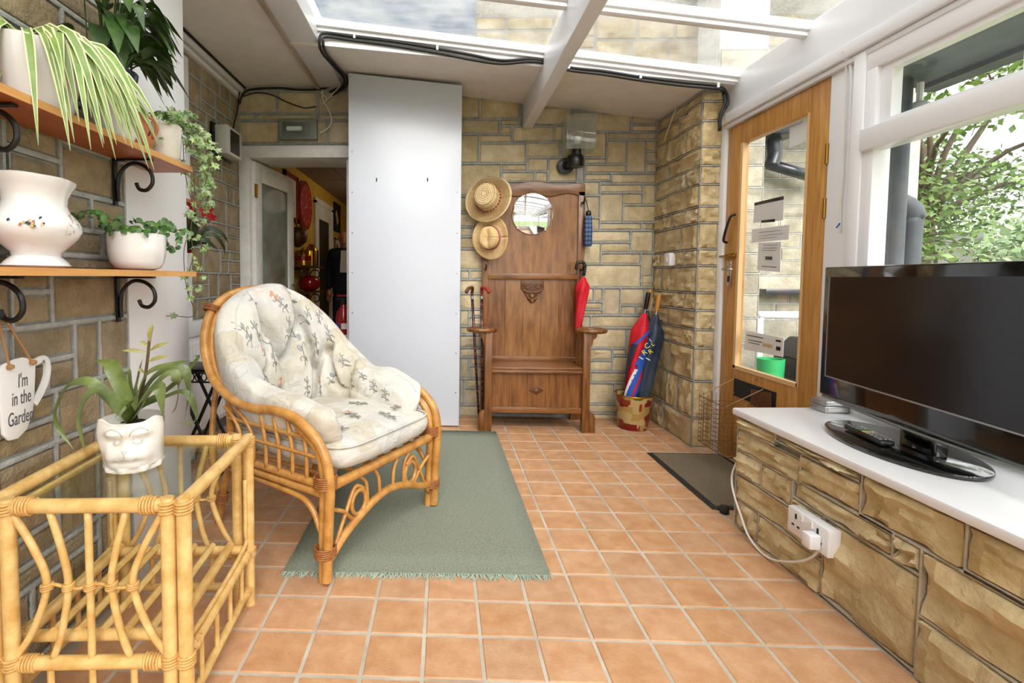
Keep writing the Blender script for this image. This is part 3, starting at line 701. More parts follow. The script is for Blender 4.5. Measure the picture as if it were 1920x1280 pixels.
MB().tube(spline([(XD-.005, 3.04, 1.44), (XD-.03, 3.05, 1.42), (XD-.035, 3.10, 1.3), (XD-.006, 3.115, 1.28)], 5), .007).build('pull_handle', 'black_iron', d1, smooth=True)
# letter slot and its flap
ls = MB().box(XD-.006, 2.62, .385, XD+.002, 2.99, .485).build('letter_slot', 'ink_dark', d1)
MB().obox((XD-.014, 2.72, .425), ((0, 1, -.1), (1, 0, 0), (0, .1, 1)), (.085, .004, .045)).build('flap', 'carving', ls, bevel=.002)
for y, z in ((2.78, .52), (2.98, .50), (2.985, .40), (2.63, .43)): MB().lathe([(.006, 0), (.006, .004)], 8, (0, 0, 0)).build('screw', 'steel', d1).matrix_local = Matrix.Translation((XD-.004, y, z)) @ Matrix.Rotation(-PI/2, 4, 'Y')
# papers stuck to the outside of the pane
def sheet(name, label, pts, m='paper', lines=(), x=XD+.03, cat='notice', extra=None):
    """pts: four (y,z) corners ccw from bottom-left seen from inside"""
    t = thing(name, label, cat, (x, pts[0][0], pts[0][1]))
    MB().prism(pts, lambda u, v, d: (x+d, u, v), 0, .002).build('sheet', m, t)
    def ip(u, v):
        a = Vector(pts[0]).lerp(Vector(pts[1]), u); b_ = Vector(pts[3]).lerp(Vector(pts[2]), u); return a.lerp(b_, v)
    for (u0, u1, v, h, mm) in lines:
        q = [ip(u0, v-h), ip(u1, v-h), ip(u1, v+h), ip(u0, v+h)]
        MB().prism(q, lambda u, v_, d: (x+d, u, v_), -.0012, 0).build('print', mm, t)
    return t
def yz(px, py, X=XD+.03): p = onx(px, py, X); return (p.y, p.z)
TXT = [(.15, .85, .75, .015, 'ink'), (.15, .8, .6, .012, 'ink'), (.2, .8, .45, .012, 'ink')]
sheet('paper_notice', 'cream notice with black strips above and below on the door pane', [yz(1412, 418), yz(1468, 413), yz(1470, 367), yz(1415, 380)], lines=[(0, 1, .93, .07, 'ink_dark'), (.3, .75, .03, .06, 'ink_dark')])
sheet('paper_notice', 'wide white strip of paper taped across the door pane', [yz(1408, 455), yz(1478, 449), yz(1480, 421), yz(1410, 430)], x=XD+.031, lines=[(.2, .8, .7, .008, 'ink'), (.2, .85, .45, .008, 'ink'), (.2, .7, .25, .008, 'ink')])
sheet('paper_notice', 'white portrait notice hanging under the paper strip', [yz(1418, 506), yz(1461, 510), yz(1463, 453), yz(1421, 455)], x=XD+.034, lines=[(.25, .85, .9, .006, 'ink'), (.2, .85, .8, .006, 'ink'), (.2, .8, .72, .006, 'ink'), (.35, .65, .45, .06, 'ink'), (.2, .85, .15, .01, 'ink')])
sheet('wall_card', 'plain white card high in the door pane', [yz(1478, 278), yz(1514, 262), yz(1515, 226), yz(1479, 240)], x=XD+.034)
sheet('parcel_label', 'white printed parcel label low in the door pane', [yz(1393, 655), yz(1466, 669), yz(1468, 634), yz(1397, 619)], x=XD+.034,
      lines=[(.05, .5, .78, .025, 'ink'), (.1, .48, .55, .02, 'ink'), (.12, .42, .42, .02, 'ink'), (.84, .94, .4, .1, 'ink_dark'), (.82, .94, .8, .05, 'ink_dark'), (.5, .75, .45, .09, 'straw_plain')])
# ------------------------------------------------------------------ outside, beyond the door and windows
gr = struct('ground', MB().box(1.82, -40, -.25, 90, 60, -.12), 'grass', 'grass beyond the conservatory')
struct('paving', MB().box(1.82, -3, -.12, 3.4, 6, -.06), 'paving', 'pale paved path outside the door')
struct('ground_front', MB().box(-30, -40, -.25, 1.82, -2.75, -.12), 'grass', 'lawn behind the viewer')
wo = struct('wall_outside', MB().box(1.84, 3.55, -.1, 2.16, 4.6, 4.2), 'mortar', 'grey-buff stone corner of the house outside the door')
ro = random.Random(8)
def coursed(a0, a1, z0, z1, hs, ws):
    out = []; z = z0
    while z < z1-.02:
        h = ro.uniform(*hs); zt = min(z+h, z1); a = a0
        while a < a1-.02:
            w = ro.uniform(*ws); e = min(a+w, a1)
            if a1-e < .08: e = a1
            out.append((a, e, z, zt)); a = e
        z = zt
    return out
lay(wo, coursed(1.84, 2.16, 0, 2.6, (.13, .2), (.3, .4)), lambda a, z, d: Vector((a, 3.55-d, z)), (1, 0, 0), (0, -1, 0), 'out', .014, gap=.014, ribbon=.006)
w2 = struct('wall_outside_back', MB().box(2.1, 4.6, -.1, 4.12, 4.9, 4.2), 'mortar', 'coursed grey-buff stone wall outside the door')
lay(w2, coursed(2.1, 3.5, 0, 2.6, (.09, .2), (.25, .6)), lambda a, z, d: Vector((a, 4.6-d, z)), (1, 0, 0), (0, -1, 0), 'out', .014, gap=.014, ribbon=.006)
# gutter pipe on the outside wall
t = thing('drainpipe', 'dark swan-neck drainpipe and sloping pipe on the outside wall', 'drainpipe', (2.3, 4.5, 1.7))
a = ony(1452, 270, 4.45); b_ = ony(1453, 290, 4.45); c = ony(1446, 312, 4.45); d = ony(1535, 335, 4.45)
MB().tube(spline([(a.x, 4.45, a.z+.35), a, b_, c], 5), .055, 10).build('swan_neck', 'gutter', t, smooth=True)
MB().tube([c+Vector((-.02, 0, .02)), d], .045, 10).build('pipe', 'gutter', t, smooth=True)
p = ony(1455, 250, 4.4); MB().box(p.x-.24, 4.25, p.z-.04, p.x+.12, 4.58, p.z+.4).build('hopper', 'gutter', t, bevel=.01)
# handrail, plank, crate, bin seen low through the door
t = thing('handrail', 'white tubular handrail outside the door', 'handrail', (2.4, 4.2, -.06))
p = ony(1422, 590, 4.2); q = ony(1510, 590, 4.2)
MB().tube([(p.x, 4.2, p.z), (q.x+.4, 4.2, q.z)], .03, 10).build('rail', 'white_paint', t, smooth=True)
for x in (p.x+.02, q.x+.3): MB().tube([(x, 4.2, p.z), (x, 4.2, -.06)], .022, 8).build('post', 'white_paint', t, smooth=True)
t = thing('ledge', 'dark slate ledge across the outside wall', 'ledge', (2.6, 4.5, .9))
p = ony(1428, 547, 4.5); q = ony(1512, 546, 4.5); MB().box(p.x, 4.44, p.z-.025, q.x+.3, 4.6, p.z+.025).build('slab', 'gutter', t, bevel=.004)
p = ony(1445, 672, 3.3)
t = thing('plastic_crate', 'bright green plastic tub outside the door pane', 'tub', (p.x, 3.3, -.06))
ob = MB().lathe([(.06, 0), (.072, .45), (.078, p.z+.06), (.07, p.z+.06), (.066, .45)], 20, (p.x, 3.3, -.06)).build('tub', 'green_plastic', t, smooth='auto')
p = ony(1488, 690, 3.2)+Vector((.17, 0, 0)); t = thing('wheelie_bin', 'dark grey bin outside behind the green tub', 'bin', (p.x+.12, 3.2, -.06))
MB().hexa([(p.x-.1, 3.0, -.06), (p.x+.35, 3.0, -.06), (p.x+.35, 3.45, -.06), (p.x-.1, 3.45, -.06), (p.x-.12, 2.98, p.z+.05), (p.x+.38, 2.98, p.z+.05), (p.x+.38, 3.48, p.z+.05), (p.x-.12, 3.48, p.z+.05)]).build('body', 'dark_bin', t, bevel=.01)
MB().hexa([(p.x-.13, 2.96, p.z+.05), (p.x+.4, 2.96, p.z+.05), (p.x+.4, 3.5, p.z+.05), (p.x-.13, 3.5, p.z+.05), (p.x-.02, 3.0, p.z+.17), (p.x+.36, 3.0, p.z+.17), (p.x+.36, 3.48, p.z+.17), (p.x-.02, 3.48, p.z+.17)]).build('lid', 'dark_bin', t, bevel=.01)
# eaves outside the windows
struct('trim_28', MB().box(XR+.12, -2.7, 1.91, 2.12, 2.36, 1.96).box(2.08, -2.7, 1.89, 2.16, 2.36, 2.06), 'eave_grey', 'dark grey eaves and gutter outside the window')
# downpipes outside, left of the lower pane
t = thing('downpipe', 'grey-blue downpipe just outside the window', 'drainpipe', (1.9, 2.15, -.06))
MB().tube([(1.93, 2.25, -.06), (1.93, 2.25, 1.9)], .034, 12).build('pipe', 'eave_grey', t, smooth=True)
t = thing('waste_pipe', 'capped grey waste pipe beside the downpipe outside', 'drainpipe', (2.1, 2.3, -.06))
MB().tube(spline([(2.12, 2.39, -.06), (2.12, 2.39, 1.2), (2.12, 2.38, 1.36), (2.07, 2.41, 1.42), (2.03, 2.45, 1.40)], 4), .04, 12).build('pipe', 'eave_grey', t, smooth=True)
t = thing('security_light', 'white rounded lamp housing under the eaves outside', 'lamp', (2.0, 2.2, 1.7))
MB().lathe([(.0, 0), (.045, .01), (.055, .05), (.05, .1), (.02, .12)], 16, (2.02, 2.27, 1.70)).build('housing', 'white_paint', t, smooth=True)
MB().tube([(2.02, 2.27, 1.8), (2.02, 2.27, 1.9)], .012, 8).build('stem', 'white_paint', t)
# trees
def foliage(mb, c, r, n, size, rnd, flat=1.0, droop=.0):
    for _ in range(n):
        u = Vector((rnd.gauss(0, 1), rnd.gauss(0, 1), rnd.gauss(0, 1))).normalized()*r*rnd.random()**.4
        p = Vector(c)+Vector((u.x, u.y, u.z*flat))
        a = Vector((rnd.gauss(0, 1), rnd.gauss(0, 1), rnd.gauss(0, .6)-droop)).normalized(); b_ = a.cross(Vector((rnd.gauss(0, 1), rnd.gauss(0, 1), rnd.gauss(0, 1)))).normalized()
        s = size*rnd.uniform(.6, 1.3)
        mb.add([p, p+a*s*.5+b_*s*.28, p+a*s, p+a*s*.5-b_*s*.28], [(0, 1, 2, 3)])
def tree(name, label, base, trunk_h, blobs, leafm, size, n, rnd, group=None, barkm='bark', flat=.7):
    t = thing(name, label, 'tree', base, group=group)
    B = Vector(base); top = B+Vector((0, 0, trunk_h))
    tr = MB().tube(spline([B, B+Vector((.08, .05, trunk_h*.5)), top], 4), [.16, .15, .15, .14, .14, .13, .12, .11, .1], 8).build('trunk', barkm, t, smooth=True)
    bb = MB(); fb = MB()
    for (dx, dy, dz, r) in blobs:
        c = B+Vector((dx, dy, dz)); st = B+Vector((0, 0, min(trunk_h, max(.5, dz-abs(dx)*.4))))
        mid = st.lerp(c, .5)+Vector((rnd.uniform(-.2, .2), rnd.uniform(-.2, .2), .25))
        bb.tube(spline([st, mid, c], 3), [.05, .045, .04, .03, .025, .02, .015], 6)
        for _ in range(7):
            e = c+Vector((rnd.gauss(0, 1), rnd.gauss(0, 1), rnd.gauss(0, .6))).normalized()*r*.85
            bb.tube([c, c.lerp(e, .5)+Vector((0, 0, .06)), e], [.014, .009, .004], 4, cap=False)
        foliage(fb, c, r, int(n*r*r), size, rnd, flat, .3)
    bb.build('branch', barkm, t, smooth=True)
    fb.build('foliage', leafm, t, kind='stuff', recalc=False)
    return t
rt_ = random.Random(11)
bl = []
for k_ in range(34):
    bl.append((rt_.uniform(-2.3, 1.6), rt_.uniform(-2.6, 2.2), rt_.uniform(1.5, 4.6), rt_.uniform(.55, .9)))
tree('garden_tree', 'leafy garden tree with dark branches close outside the window', (7.3, 8.0, -.12), 2.2, bl, 'tree_leaf', .10, 1100, rt_)
rh = random.Random(14)
hx = [(14, 13.5, 2.0), (18, 12, 2.6), (13.5, 18, 2.6), (21.5, 17.5, 3.2), (17, 23, 3.4), (26, 23, 3.6), (22.5, 10, 3.0), (30, 16, 3.6), (21, 30, 3.6)]
hl = ['pale round tree behind the outbuilding', 'pale bushy tree on the slope, second from the outbuilding', 'pale tree nearest the house wall', 'mid-distance pale tree behind the slope shrubs', 'tall pale tree at the back of the garden', 'farthest pale tree on the hillside', 'rightmost pale tree on the slope', 'large hazy tree at the right of the hillside', 'hazy tree at the far left of the hillside']
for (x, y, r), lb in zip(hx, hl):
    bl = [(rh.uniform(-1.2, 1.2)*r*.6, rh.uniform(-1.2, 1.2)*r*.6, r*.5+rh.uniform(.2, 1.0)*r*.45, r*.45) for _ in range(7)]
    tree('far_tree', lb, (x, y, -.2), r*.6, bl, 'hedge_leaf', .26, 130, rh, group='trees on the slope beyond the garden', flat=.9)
p = onx(1762, 455, 7.6)
t = thing('outbuilding', 'small outbuilding with a pale pitched roof below the tree', 'shed', (p.x, p.y, -.12))
MB().box(p.x-.2, p.y-.2, -.12, p.x+.3, p.y+.2, p.z-.1).build('wall', 'render_grey', t)
MB().hexa([(p.x-.3, p.y-.25, p.z-.12), (p.x+.4, p.y-.25, p.z+.04), (p.x+.4, p.y+.25, p.z+.04), (p.x-.3, p.y+.25, p.z-.12), (p.x-.3, p.y-.25, p.z-.02), (p.x+.4, p.y-.25, p.z+.14), (p.x+.4, p.y+.25, p.z+.14), (p.x-.3, p.y+.25, p.z-.02)]).build('roof', 'grey_metal', t, bevel=.02)
MB().box(p.x-.22, p.y-.08, p.z-.45, p.x-.19, p.y+.1, p.z-.15).build('window', 'dark_bin', t)

# ------------------------------------------------------------------ inner doorway and the room beyond
fr = MB().box(-1.555, YB-.03, 0, -1.475, YB+.32, 1.957).box(-1.555, YB-.03, 1.957, -.6, YB+.32, 2.045).box(-.74, YB+.0, 0, -.655, YB+.32, 1.957)
struct('trim_29', fr, 'old_white', 'chipped white frame of the inner doorway', bevel=.003)
struct('wall_inner_left', MB().box(-1.72, YB+.3, 0, -1.56, 8.2, 2.3), 'yellow_wall', 'yellow wall of the inner room')
struct('wall_inner_right', MB().box(.3, YB+.3, 0, .4, 8.2, 2.3), 'yellow_wall', 'right-hand yellow wall of the inner room')
struct('wall_inner_end', MB().box(-1.72, 8.2, 0, .4, 8.3, 2.3), 'yellow_wall', 'far yellow wall of the inner room')
struct('floor_inner', MB().box(-1.72, YB, -.08, .4, 8.3, -.004), 'inner_floor', 'dark floor of the inner room')
ci = struct('ceiling_inner', MB().box(-1.72, YB+.3, 2.21, .4, 8.3, 2.3), 'grey_metal', 'tiled ceiling of the inner room')
for i in range(4):
    for j in range(7):
        x, y = -1.71+i*.53, YB+.32+j*.6
        MB().box(x+.008, y+.008, 2.202, min(x+.522, .29), y+.592, 2.215).build('ceiling_tile', 'ceil_tile', ci)
il = bpy.data.lights.new('inner_fill', 'POINT'); il.energy = 7; il.color = (1, .86, .66); il.shadow_soft_size = .15  # unseen fill light added to brighten the inner room
io = bpy.data.objects.new('inner_fill', il); COL.objects.link(io); io.location = (-.3, 6.2, 2.0)
# open inner door leaf
hx_, hy_ = -1.468, YB+.03; ang = math.radians(84)
d2 = thing('door_2', None, None, (hx_, hy_, 0), ang, local=True); d2['kind'] = 'structure'; d2['label'] = 'white inner door with frosted glass standing open'
wd = .74
MB().box(0, -.02, .005, .11, .02, 1.945).build('stile', 'old_white', d2, bevel=.003)
MB().box(wd-.11, -.02, .005, wd, .02, 1.945).build('stile', 'old_white', d2, bevel=.003)
MB().box(.11, -.02, 1.8, wd-.11, .02, 1.945).build('top_rail', 'old_white', d2, bevel=.003)
MB().box(.11, -.02, .005, wd-.11, .02, .28).build('bottom_rail', 'old_white', d2, bevel=.003)
MB().box(.11, -.004, .28, wd-.11, .004, 1.8).build('pane', 'frost', d2)
for z in (1.72, .25): MB().box(-.012, -.035, z-.05, .02, -.02, z+.05).tube([(0, -.03, z-.05), (0, -.03, z+.05)], .008).build('hinge', 'brass', d2)
MB().tube([(wd-.05, -.02, .99), (wd-.05, -.06, .99), (wd-.05, -.065, .99), (wd-.15, -.065, .99)], .008).lathe([(.022, 0), (.022, .01)], 12, (wd-.05, -.025, .985)).build('handle', 'steel', d2, smooth=True)
# white door further along the inner left wall
d3 = struct('door_3', MB().box(-1.56, 6.05, 0, -1.53, 6.12, 1.98).box(-1.56, 6.95, 0, -1.53, 7.02, 1.98).box(-1.56, 6.05, 1.95, -1.53, 7.02, 2.02), 'old_white', 'white glazed door along the yellow inner wall')
MB().box(-1.555, 6.12, 0, -1.54, 6.26, 1.95).box(-1.555, 6.8, 0, -1.54, 6.95, 1.95).box(-1.555, 6.26, 1.78, -1.54, 6.8, 1.95).box(-1.555, 6.26, 0, -1.54, 6.8, .3).build('leaf', 'old_white', d3)
MB().box(-1.55, 6.26, .3, -1.545, 6.8, 1.78).build('pane', 'dark_bin', d3)
MB().tube([(-1.54, 6.86, .95), (-1.48, 6.86, .95), (-1.48, 6.76, .95)], .008).build('handle', 'black_iron', d3)
# clock, frame, pictures on the yellow wall
t = thing('wall_clock', 'round dark red wall clock on the yellow wall', 'clock', (-1.56, 5.62, 1.85))
def wdisc(c, r, th, n=28): return MB().prism([(r*math.cos(2*PI*i/n), r*math.sin(2*PI*i/n)) for i in range(n)], lambda u, v, d: (c[0]+d, c[1]+u, c[2]+v), 0, th)
wdisc((-1.56, 5.62, 1.85), .27, .03).build('case', 'red_gloss', t); wdisc((-1.53, 5.62, 1.85), .23, .004).build('dial', 'red_petal', t)
for a in range(12): MB().obox((-1.524, 5.62+.19*math.cos(a*PI/6), 1.85+.19*math.sin(a*PI/6)), ((1, 0, 0), (0, math.cos(a*PI/6), math.sin(a*PI/6)), (0, -math.sin(a*PI/6), math.cos(a*PI/6))), (.001, .022, .005)).build('hour_mark', 'straw_plain', t)
MB().obox((-1.522, 5.62, 1.9), ((1, 0, 0), (0, 1, 0), (0, 0, 1)), (.001, .005, .08)).obox((-1.522, 5.58, 1.83), ((1, 0, 0), (0, .9, .4), (0, -.4, .9)), (.001, .06, .005)).build('hands', 'straw_plain', t)
def picture(name, label, y0, y1, z0, z1, fm, pm, w=.04, mark=None):
    t = thing(name, label, 'picture', (-1.56, (y0+y1)/2, z0))
    MB().box(-1.56, y0, z0, -1.535, y1, z0+w).box(-1.56, y0, z1-w, -1.535, y1, z1).box(-1.56, y0, z0, -1.535, y0+w, z1).box(-1.56, y1-w, z0, -1.535, y1, z1).build('frame', fm, t)
    MB().box(-1.56, y0+w, z0+w, -1.548, y1-w, z1-w).build('print', pm, t)
    if mark: MB().obox((-1.547, (y0+y1)/2, (z0+z1)/2), ((1, 0, 0), (0, .8, .6), (0, -.6, .8)), (.001, .05, .1)).build('mark', mark, t)
picture('picture_frame', 'red framed picture left of the red clock', 4.9, 5.36, 1.62, 2.1, 'red_gloss', 'paper', .05, 'ink')
picture('picture_frame', 'dark picture high on the yellow wall past the white door', 7.15, 7.55, 1.72, 2.12, 'ink_dark', 'ink_dark', .02, 'straw_plain')
picture('picture_frame', 'small pale picture under the dark picture', 7.2, 7.6, 1.3, 1.62, 'grey_metal', 'paper', .02, 'ink')
# little shelves with iron brackets in the inner room
for z, lab in ((1.18, 'upper wooden shelf on scrolled brackets in the inner room'), (.905, 'lower wooden shelf on scrolled brackets in the inner room')):
    t = thing('wall_shelf', lab, 'shelf', (-1.56, 5.4, z))
    MB().box(-1.56, 4.95, z-.02, -1.40, 5.9, z).build('board', 'carving', t)
    for y in (5.05, 5.75):
        MB().tube([(-1.555, y, z-.02), (-1.555, y, z-.2)], .008).tube(spline([(-1.55, y, z-.17), (-1.5, y, z-.05), (-1.43, y, z-.05), (-1.42, y, z-.11), (-1.46, y, z-.13)], 4), .007).build('bracket', 'black_iron', t)
t = thing('lantern', 'gold wire lantern on the upper inner shelf', 'lantern', (-1.47, 5.62, 1.18))
MB().lathe([(.07, 0), (.07, .16), (.06, .2), (.03, .24), (.0, .25)], 12, (-1.47, 5.62, 1.18)).build('cage', 'gold', t, smooth='auto')
for a in range(6): MB().tube([(-1.47+.074*math.cos(a*PI/3), 5.62+.074*math.sin(a*PI/3), 1.18), (-1.47+.074*math.cos(a*PI/3), 5.62+.074*math.sin(a*PI/3), 1.36)], .005, 6).build('rib', 'ink_dark', t)
t = thing('gold_tin', 'gold striped tin beside the wire lantern', 'tin', (-1.47, 5.3, 1.18))
MB().lathe([(.08, 0), (.08, .15), (.07, .16)], 16, (-1.47, 5.3, 1.18)).build('body', 'gold', t, smooth='auto'); MB().lathe([(.082, .05), (.082, .1)], 16, (-1.47, 5.3, 1.18)).build('band', 'red_gloss', t)
t = thing('red_vase', 'round glossy red vase on the lower inner shelf', 'vase', (-1.46, 5.5, .905))
MB().lathe([(.05, 0), (.1, .04), (.115, .09), (.1, .14), (.05, .17), (.045, .16)], 20, (-1.46, 5.5, .905)).build('body', 'red_gloss', t, smooth=True)
t = thing('hanging_basket', 'dark wicker hanging ornament beside the inner door edge', 'ornament', (-1.5, 5.12, 1.36))
MB().lathe([(.02, 0), (.09, .06), (.1, .14), (.06, .2)], 14, (-1.48, 5.12, 1.36)).build('bowl', 'carving', t, smooth=True)
MB().tube([(-1.48, 5.12, 1.56), (-1.54, 5.12, 1.7)], .006).build('cord', 'ink_dark', t)
# tall white cabinet just past the doorway, extinguisher on its side
t = thing('fridge', 'tall white fridge edge inside the inner room', 'fridge', (-.5, 4.9, 0))
MB().box(-.93, 5.2, .005, -.3, 5.8, 1.72-.4).build('body', 'white_board', t, bevel=.01)
MB().box(-.92, 5.17, .04, -.31, 5.2, .72).build('lower_door', 'white_board', t, bevel=.006); MB().box(-.92, 5.17, .74, -.31, 5.2, 1.3).build('upper_door', 'white_board', t, bevel=.006)
t = thing('fire_extinguisher', 'red fire extinguisher beside the white board', 'extinguisher', (-.875, 4.42, 0))
X_, Y_ = -.875, 4.42
MB().lathe([(.06, .0), (.07, .01), (.07, .5), (.06, .56), (.03, .6), (.025, .62)], 20, (X_, Y_, .2)).build('cylinder', 'red_gloss', t, smooth='auto')
MB().lathe([(.05, .0), (.05, .2)], 10, (X_, Y_, 0)).build('stand', 'black_plastic', t)
MB().lathe([(.026, 0), (.026, .05)], 12, (X_, Y_, .82)).box(X_-.06, Y_-.012, .86, X_+.05, Y_+.012, .875).build('valve', 'black_plastic', t)
MB().box(X_-.055, Y_-.01, .89, X_+.06, Y_+.01, .905).build('lever', 'red_gloss', t); MB().tube(spline([(X_+.02, Y_, .85), (X_+.085, Y_, .8), (X_+.08, Y_, .5)], 5), .009).build('hose', 'black_plastic', t, smooth=True)
for z, h, mm in ((.66, .05, 'paper'), (.56, .02, 'paper'), (.50, .03, 'paper')): MB().prism([(X_+.0705*math.sin(a), Y_-.0705*math.cos(a)) for a in (-.1, .15, .4, .65, .9)]+[(X_+.0712*math.sin(a), Y_-.0712*math.cos(a)) for a in (.9, .65, .4, .15, -.1)], lambda u, v, d: (u, v, d), z-h, z).build('label', mm, t)
MB().prism([(X_+.0705*math.sin(a), Y_-.0705*math.cos(a)) for a in (-.8, -.6, -.4)]+[(X_+.0712*math.sin(a), Y_-.0712*math.cos(a)) for a in (-.4, -.6, -.8)], lambda u, v, d: (u, v, d), .6, .66).build('label', 'blue_cloth', t)
# person standing at the back of the inner room
px_, py_ = -1.27, 6.55
t = thing('person', 'person in a dark navy jacket standing in the inner room', 'person', (px_, py_, 0), 0)
def skin_body(name, verts, edges, radii, m, parent, rootv=0, sub=2):
    me = bpy.data.meshes.new(name); o = OFF[root_of(parent).name]; me.from_pydata([tuple(Vector(v)-o) for v in verts], edges, [])
    ob = bpy.data.objects.new(name, me); COL.objects.link(ob); ob.parent = parent
    md = ob.modifiers.new('skin', 'SKIN'); md.use_smooth_shade = True
    for i, r in enumerate(radii):
        sv = me.skin_vertices[0].data[i]; sv.radius = (r, r) if not isinstance(r, tuple) else r; sv.use_root = (i == rootv)
    s = ob.modifiers.new('sub', 'SUBSURF'); s.levels = sub; s.render_levels = sub
    me.materials.append(MATS[m]); return ob
def PP(x, y, z): return (px_+x, py_+y, z)
bv = [PP(0, 0, .92), PP(0, .01, 1.15), PP(0, .0, 1.36), PP(0, 0, 1.44), PP(-.17, 0, 1.38), PP(-.21, -.01, 1.12), PP(-.2, -.05, .9), PP(.17, 0, 1.38), PP(.21, -.01, 1.12), PP(.2, -.05, .9),
      PP(-.09, 0, .86), PP(-.1, -.02, .48), PP(-.1, .02, .08), PP(-.1, -.12, .03), PP(.09, 0, .86), PP(.1, -.02, .48), PP(.1, .02, .08), PP(.1, -.12, .03)]
be = [(0, 1), (1, 2), (2, 3), (2, 4), (4, 5), (5, 6), (2, 7), (7, 8), (8, 9), (0, 10), (10, 11), (11, 12), (12, 13), (0, 14), (14, 15), (15, 16), (16, 17)]
brd = [(.16, .12), (.16, .115), (.17, .11), .06, .075, .055, .042, .075, .055, .042, .095, .07, .05, .045, .095, .07, .05, .045]
skin_body('clothed_body', bv, be, brd, 'suit', t)
hd = MB()
hd.lathe([(.0, -.005), (.05, .0), (.062, .03), (.072, .07), (.078, .12), (.074, .17), (.055, .205), (.0, .22)], 16, PP(0, -.01, 1.43), 1, 1.2)
hd.tube([PP(0, 0, 1.38), PP(0, 0, 1.46)], .052, 10)
hd.lathe([(.0, -.02), (.012, -.01), (.009, .02), (.0, .03)], 8, PP(0, -.105, 1.53))
for s_ in (-1, 1): hd.lathe([(.0, -.03), (.014, -.01), (.016, .015), (.0, .03)], 8, PP(.078*s_, .0, 1.54), .6, 1.2)
hd.build('head', 'skin', t, smooth=True)
MB().lathe([(.082, .1), (.085, .15), (.07, .2), (.04, .222), (.0, .23)], 16, PP(0, .008, 1.43), 1, 1.2).build('hair', 'hair', t, smooth=True)
for s_ in (-1, 1): MB().lathe([(.0, -.008), (.008, 0), (.0, .008)], 8, PP(.03*s_, -.092, 1.545)).build('eye', 'ink_dark', t)
MB().box(px_-.025, py_-.1, 1.483, px_+.025, py_-.09, 1.489).build('mouth', 'hat_red', t)
for s_ in (-1, 1):
    hb = MB()
    w_ = Vector(PP(.2*s_, -.05, .9))
    hb.tube([w_, w_+Vector((0, -.01, -.04)), w_+Vector((0, -.015, -.09))], [.024, .036, .03], 8)
    for k_, (dx, ln) in enumerate(((-.024, .062), (-.008, .075), (.008, .07), (.022, .055))):
        b0 = w_+Vector((dx, -.015, -.085)); hb.tube([b0, b0+Vector((0, -.008, -ln*.5)), b0+Vector((0, .006, -ln))], [.0095, .009, .007], 6)
    b0 = w_+Vector((-.03*s_, -.02, -.04)); hb.tube([b0, b0+Vector((-.02*s_, -.02, -.03)), b0+Vector((-.016*s_, -.025, -.06))], [.011, .0105, .008], 6)
    hb.build('hand', 'skin', t, smooth=True)
MB().prism([(px_-.05, 1.12), (px_+.05, 1.12), (px_+.035, 1.4), (px_-.035, 1.4)], lambda u, v, d: (u, py_-.118+d, v), 0, .01).build('shirt', 'paper', t)
# ------------------------------------------------------------------ tall white board in front of the back wall
t = thing('white_board_panel', 'tall glossy white board standing between the doorway and the hall stand', 'panel', (-.27, 3.56, 0))
zt = lambda x: zf_(x)+(zb_(x)-zf_(x))*.6
MB().hexa([(-.666, 3.55, .012), (.118, 3.55, .012), (.118, YB-.03, .012), (-.666, YB-.03, .012), (-.666, 3.55, zt(-.666)-.012), (.118, 3.55, zt(.118)-.012), (.118, YB-.03, zt(.118)-.016), (-.666, YB-.03, zt(-.666)-.016)]).build('board', 'white_board', t, bevel=.003)
for i in range(8):
    for x in (-.64, .092): MB().prism([(x+.006*math.cos(a*PI/4), .25+i*.28+.006*math.sin(a*PI/4)) for a in range(8)], lambda u, v, d: (u, 3.5495+d, v), 0, .001).build('screw', 'silver', t)
for x in (-.47, -.115): MB().box(x-.004, 3.548, 1.725, x+.004, 3.551, 1.75).build('key_slot', 'ink_dark', t)
# ------------------------------------------------------------------ hall stand
t = thing('hall_stand', 'dark oak hall stand with round mirror, box seat and arm rings', 'hall stand', (.65, 3.66, 0))
yb = 3.845
def wavy(x): # top outline
    u = (x-.663)/.375; return 1.762 + .010*math.cos(u*PI*2) - .018*u**6
pts = [(.288+.75*i/28, 0) for i in range(29)]
top = [(x, wavy(x)) for x, _ in pts]
MB().prism([(p[0], 1.675+.028*math.cos((p[0]-.663)/.375*PI*3)*.4) for p in pts]+list(reversed(top)), lambda u, v, d: (u, yb-d, v), .0, .045).build('crest_rail', 'dark_oak_h', t, bevel=.004)
for x0 in (.288, .99): MB().box(x0, yb-.045, 0, x0+.048, yb, 1.70).build('back_post', 'dark_oak', t, bevel=.003)
MB().box(.33, yb-.03, 1.09, 1.0, yb-.012, 1.70).build('upper_panel', 'panel_oak', t)
MB().box(.33, yb-.05, 1.052, 1.0, yb-.005, 1.095).build('cross_rail', 'dark_oak_h', t, bevel=.006)
for i in range(5): MB().box(.334+i*.1325, yb-.03, .455, .334+(i+1)*.1325-.0015, yb-.012, 1.055).build('panel_board', ['dark_oak', 'panel_oak', 'panel_oak', 'panel_oak', 'dark_oak'][i], t)
MB().box(.334, yb-.055, .44, .99, yb-.008, .475).build('lower_rail', 'dark_oak_h', t, bevel=.004)
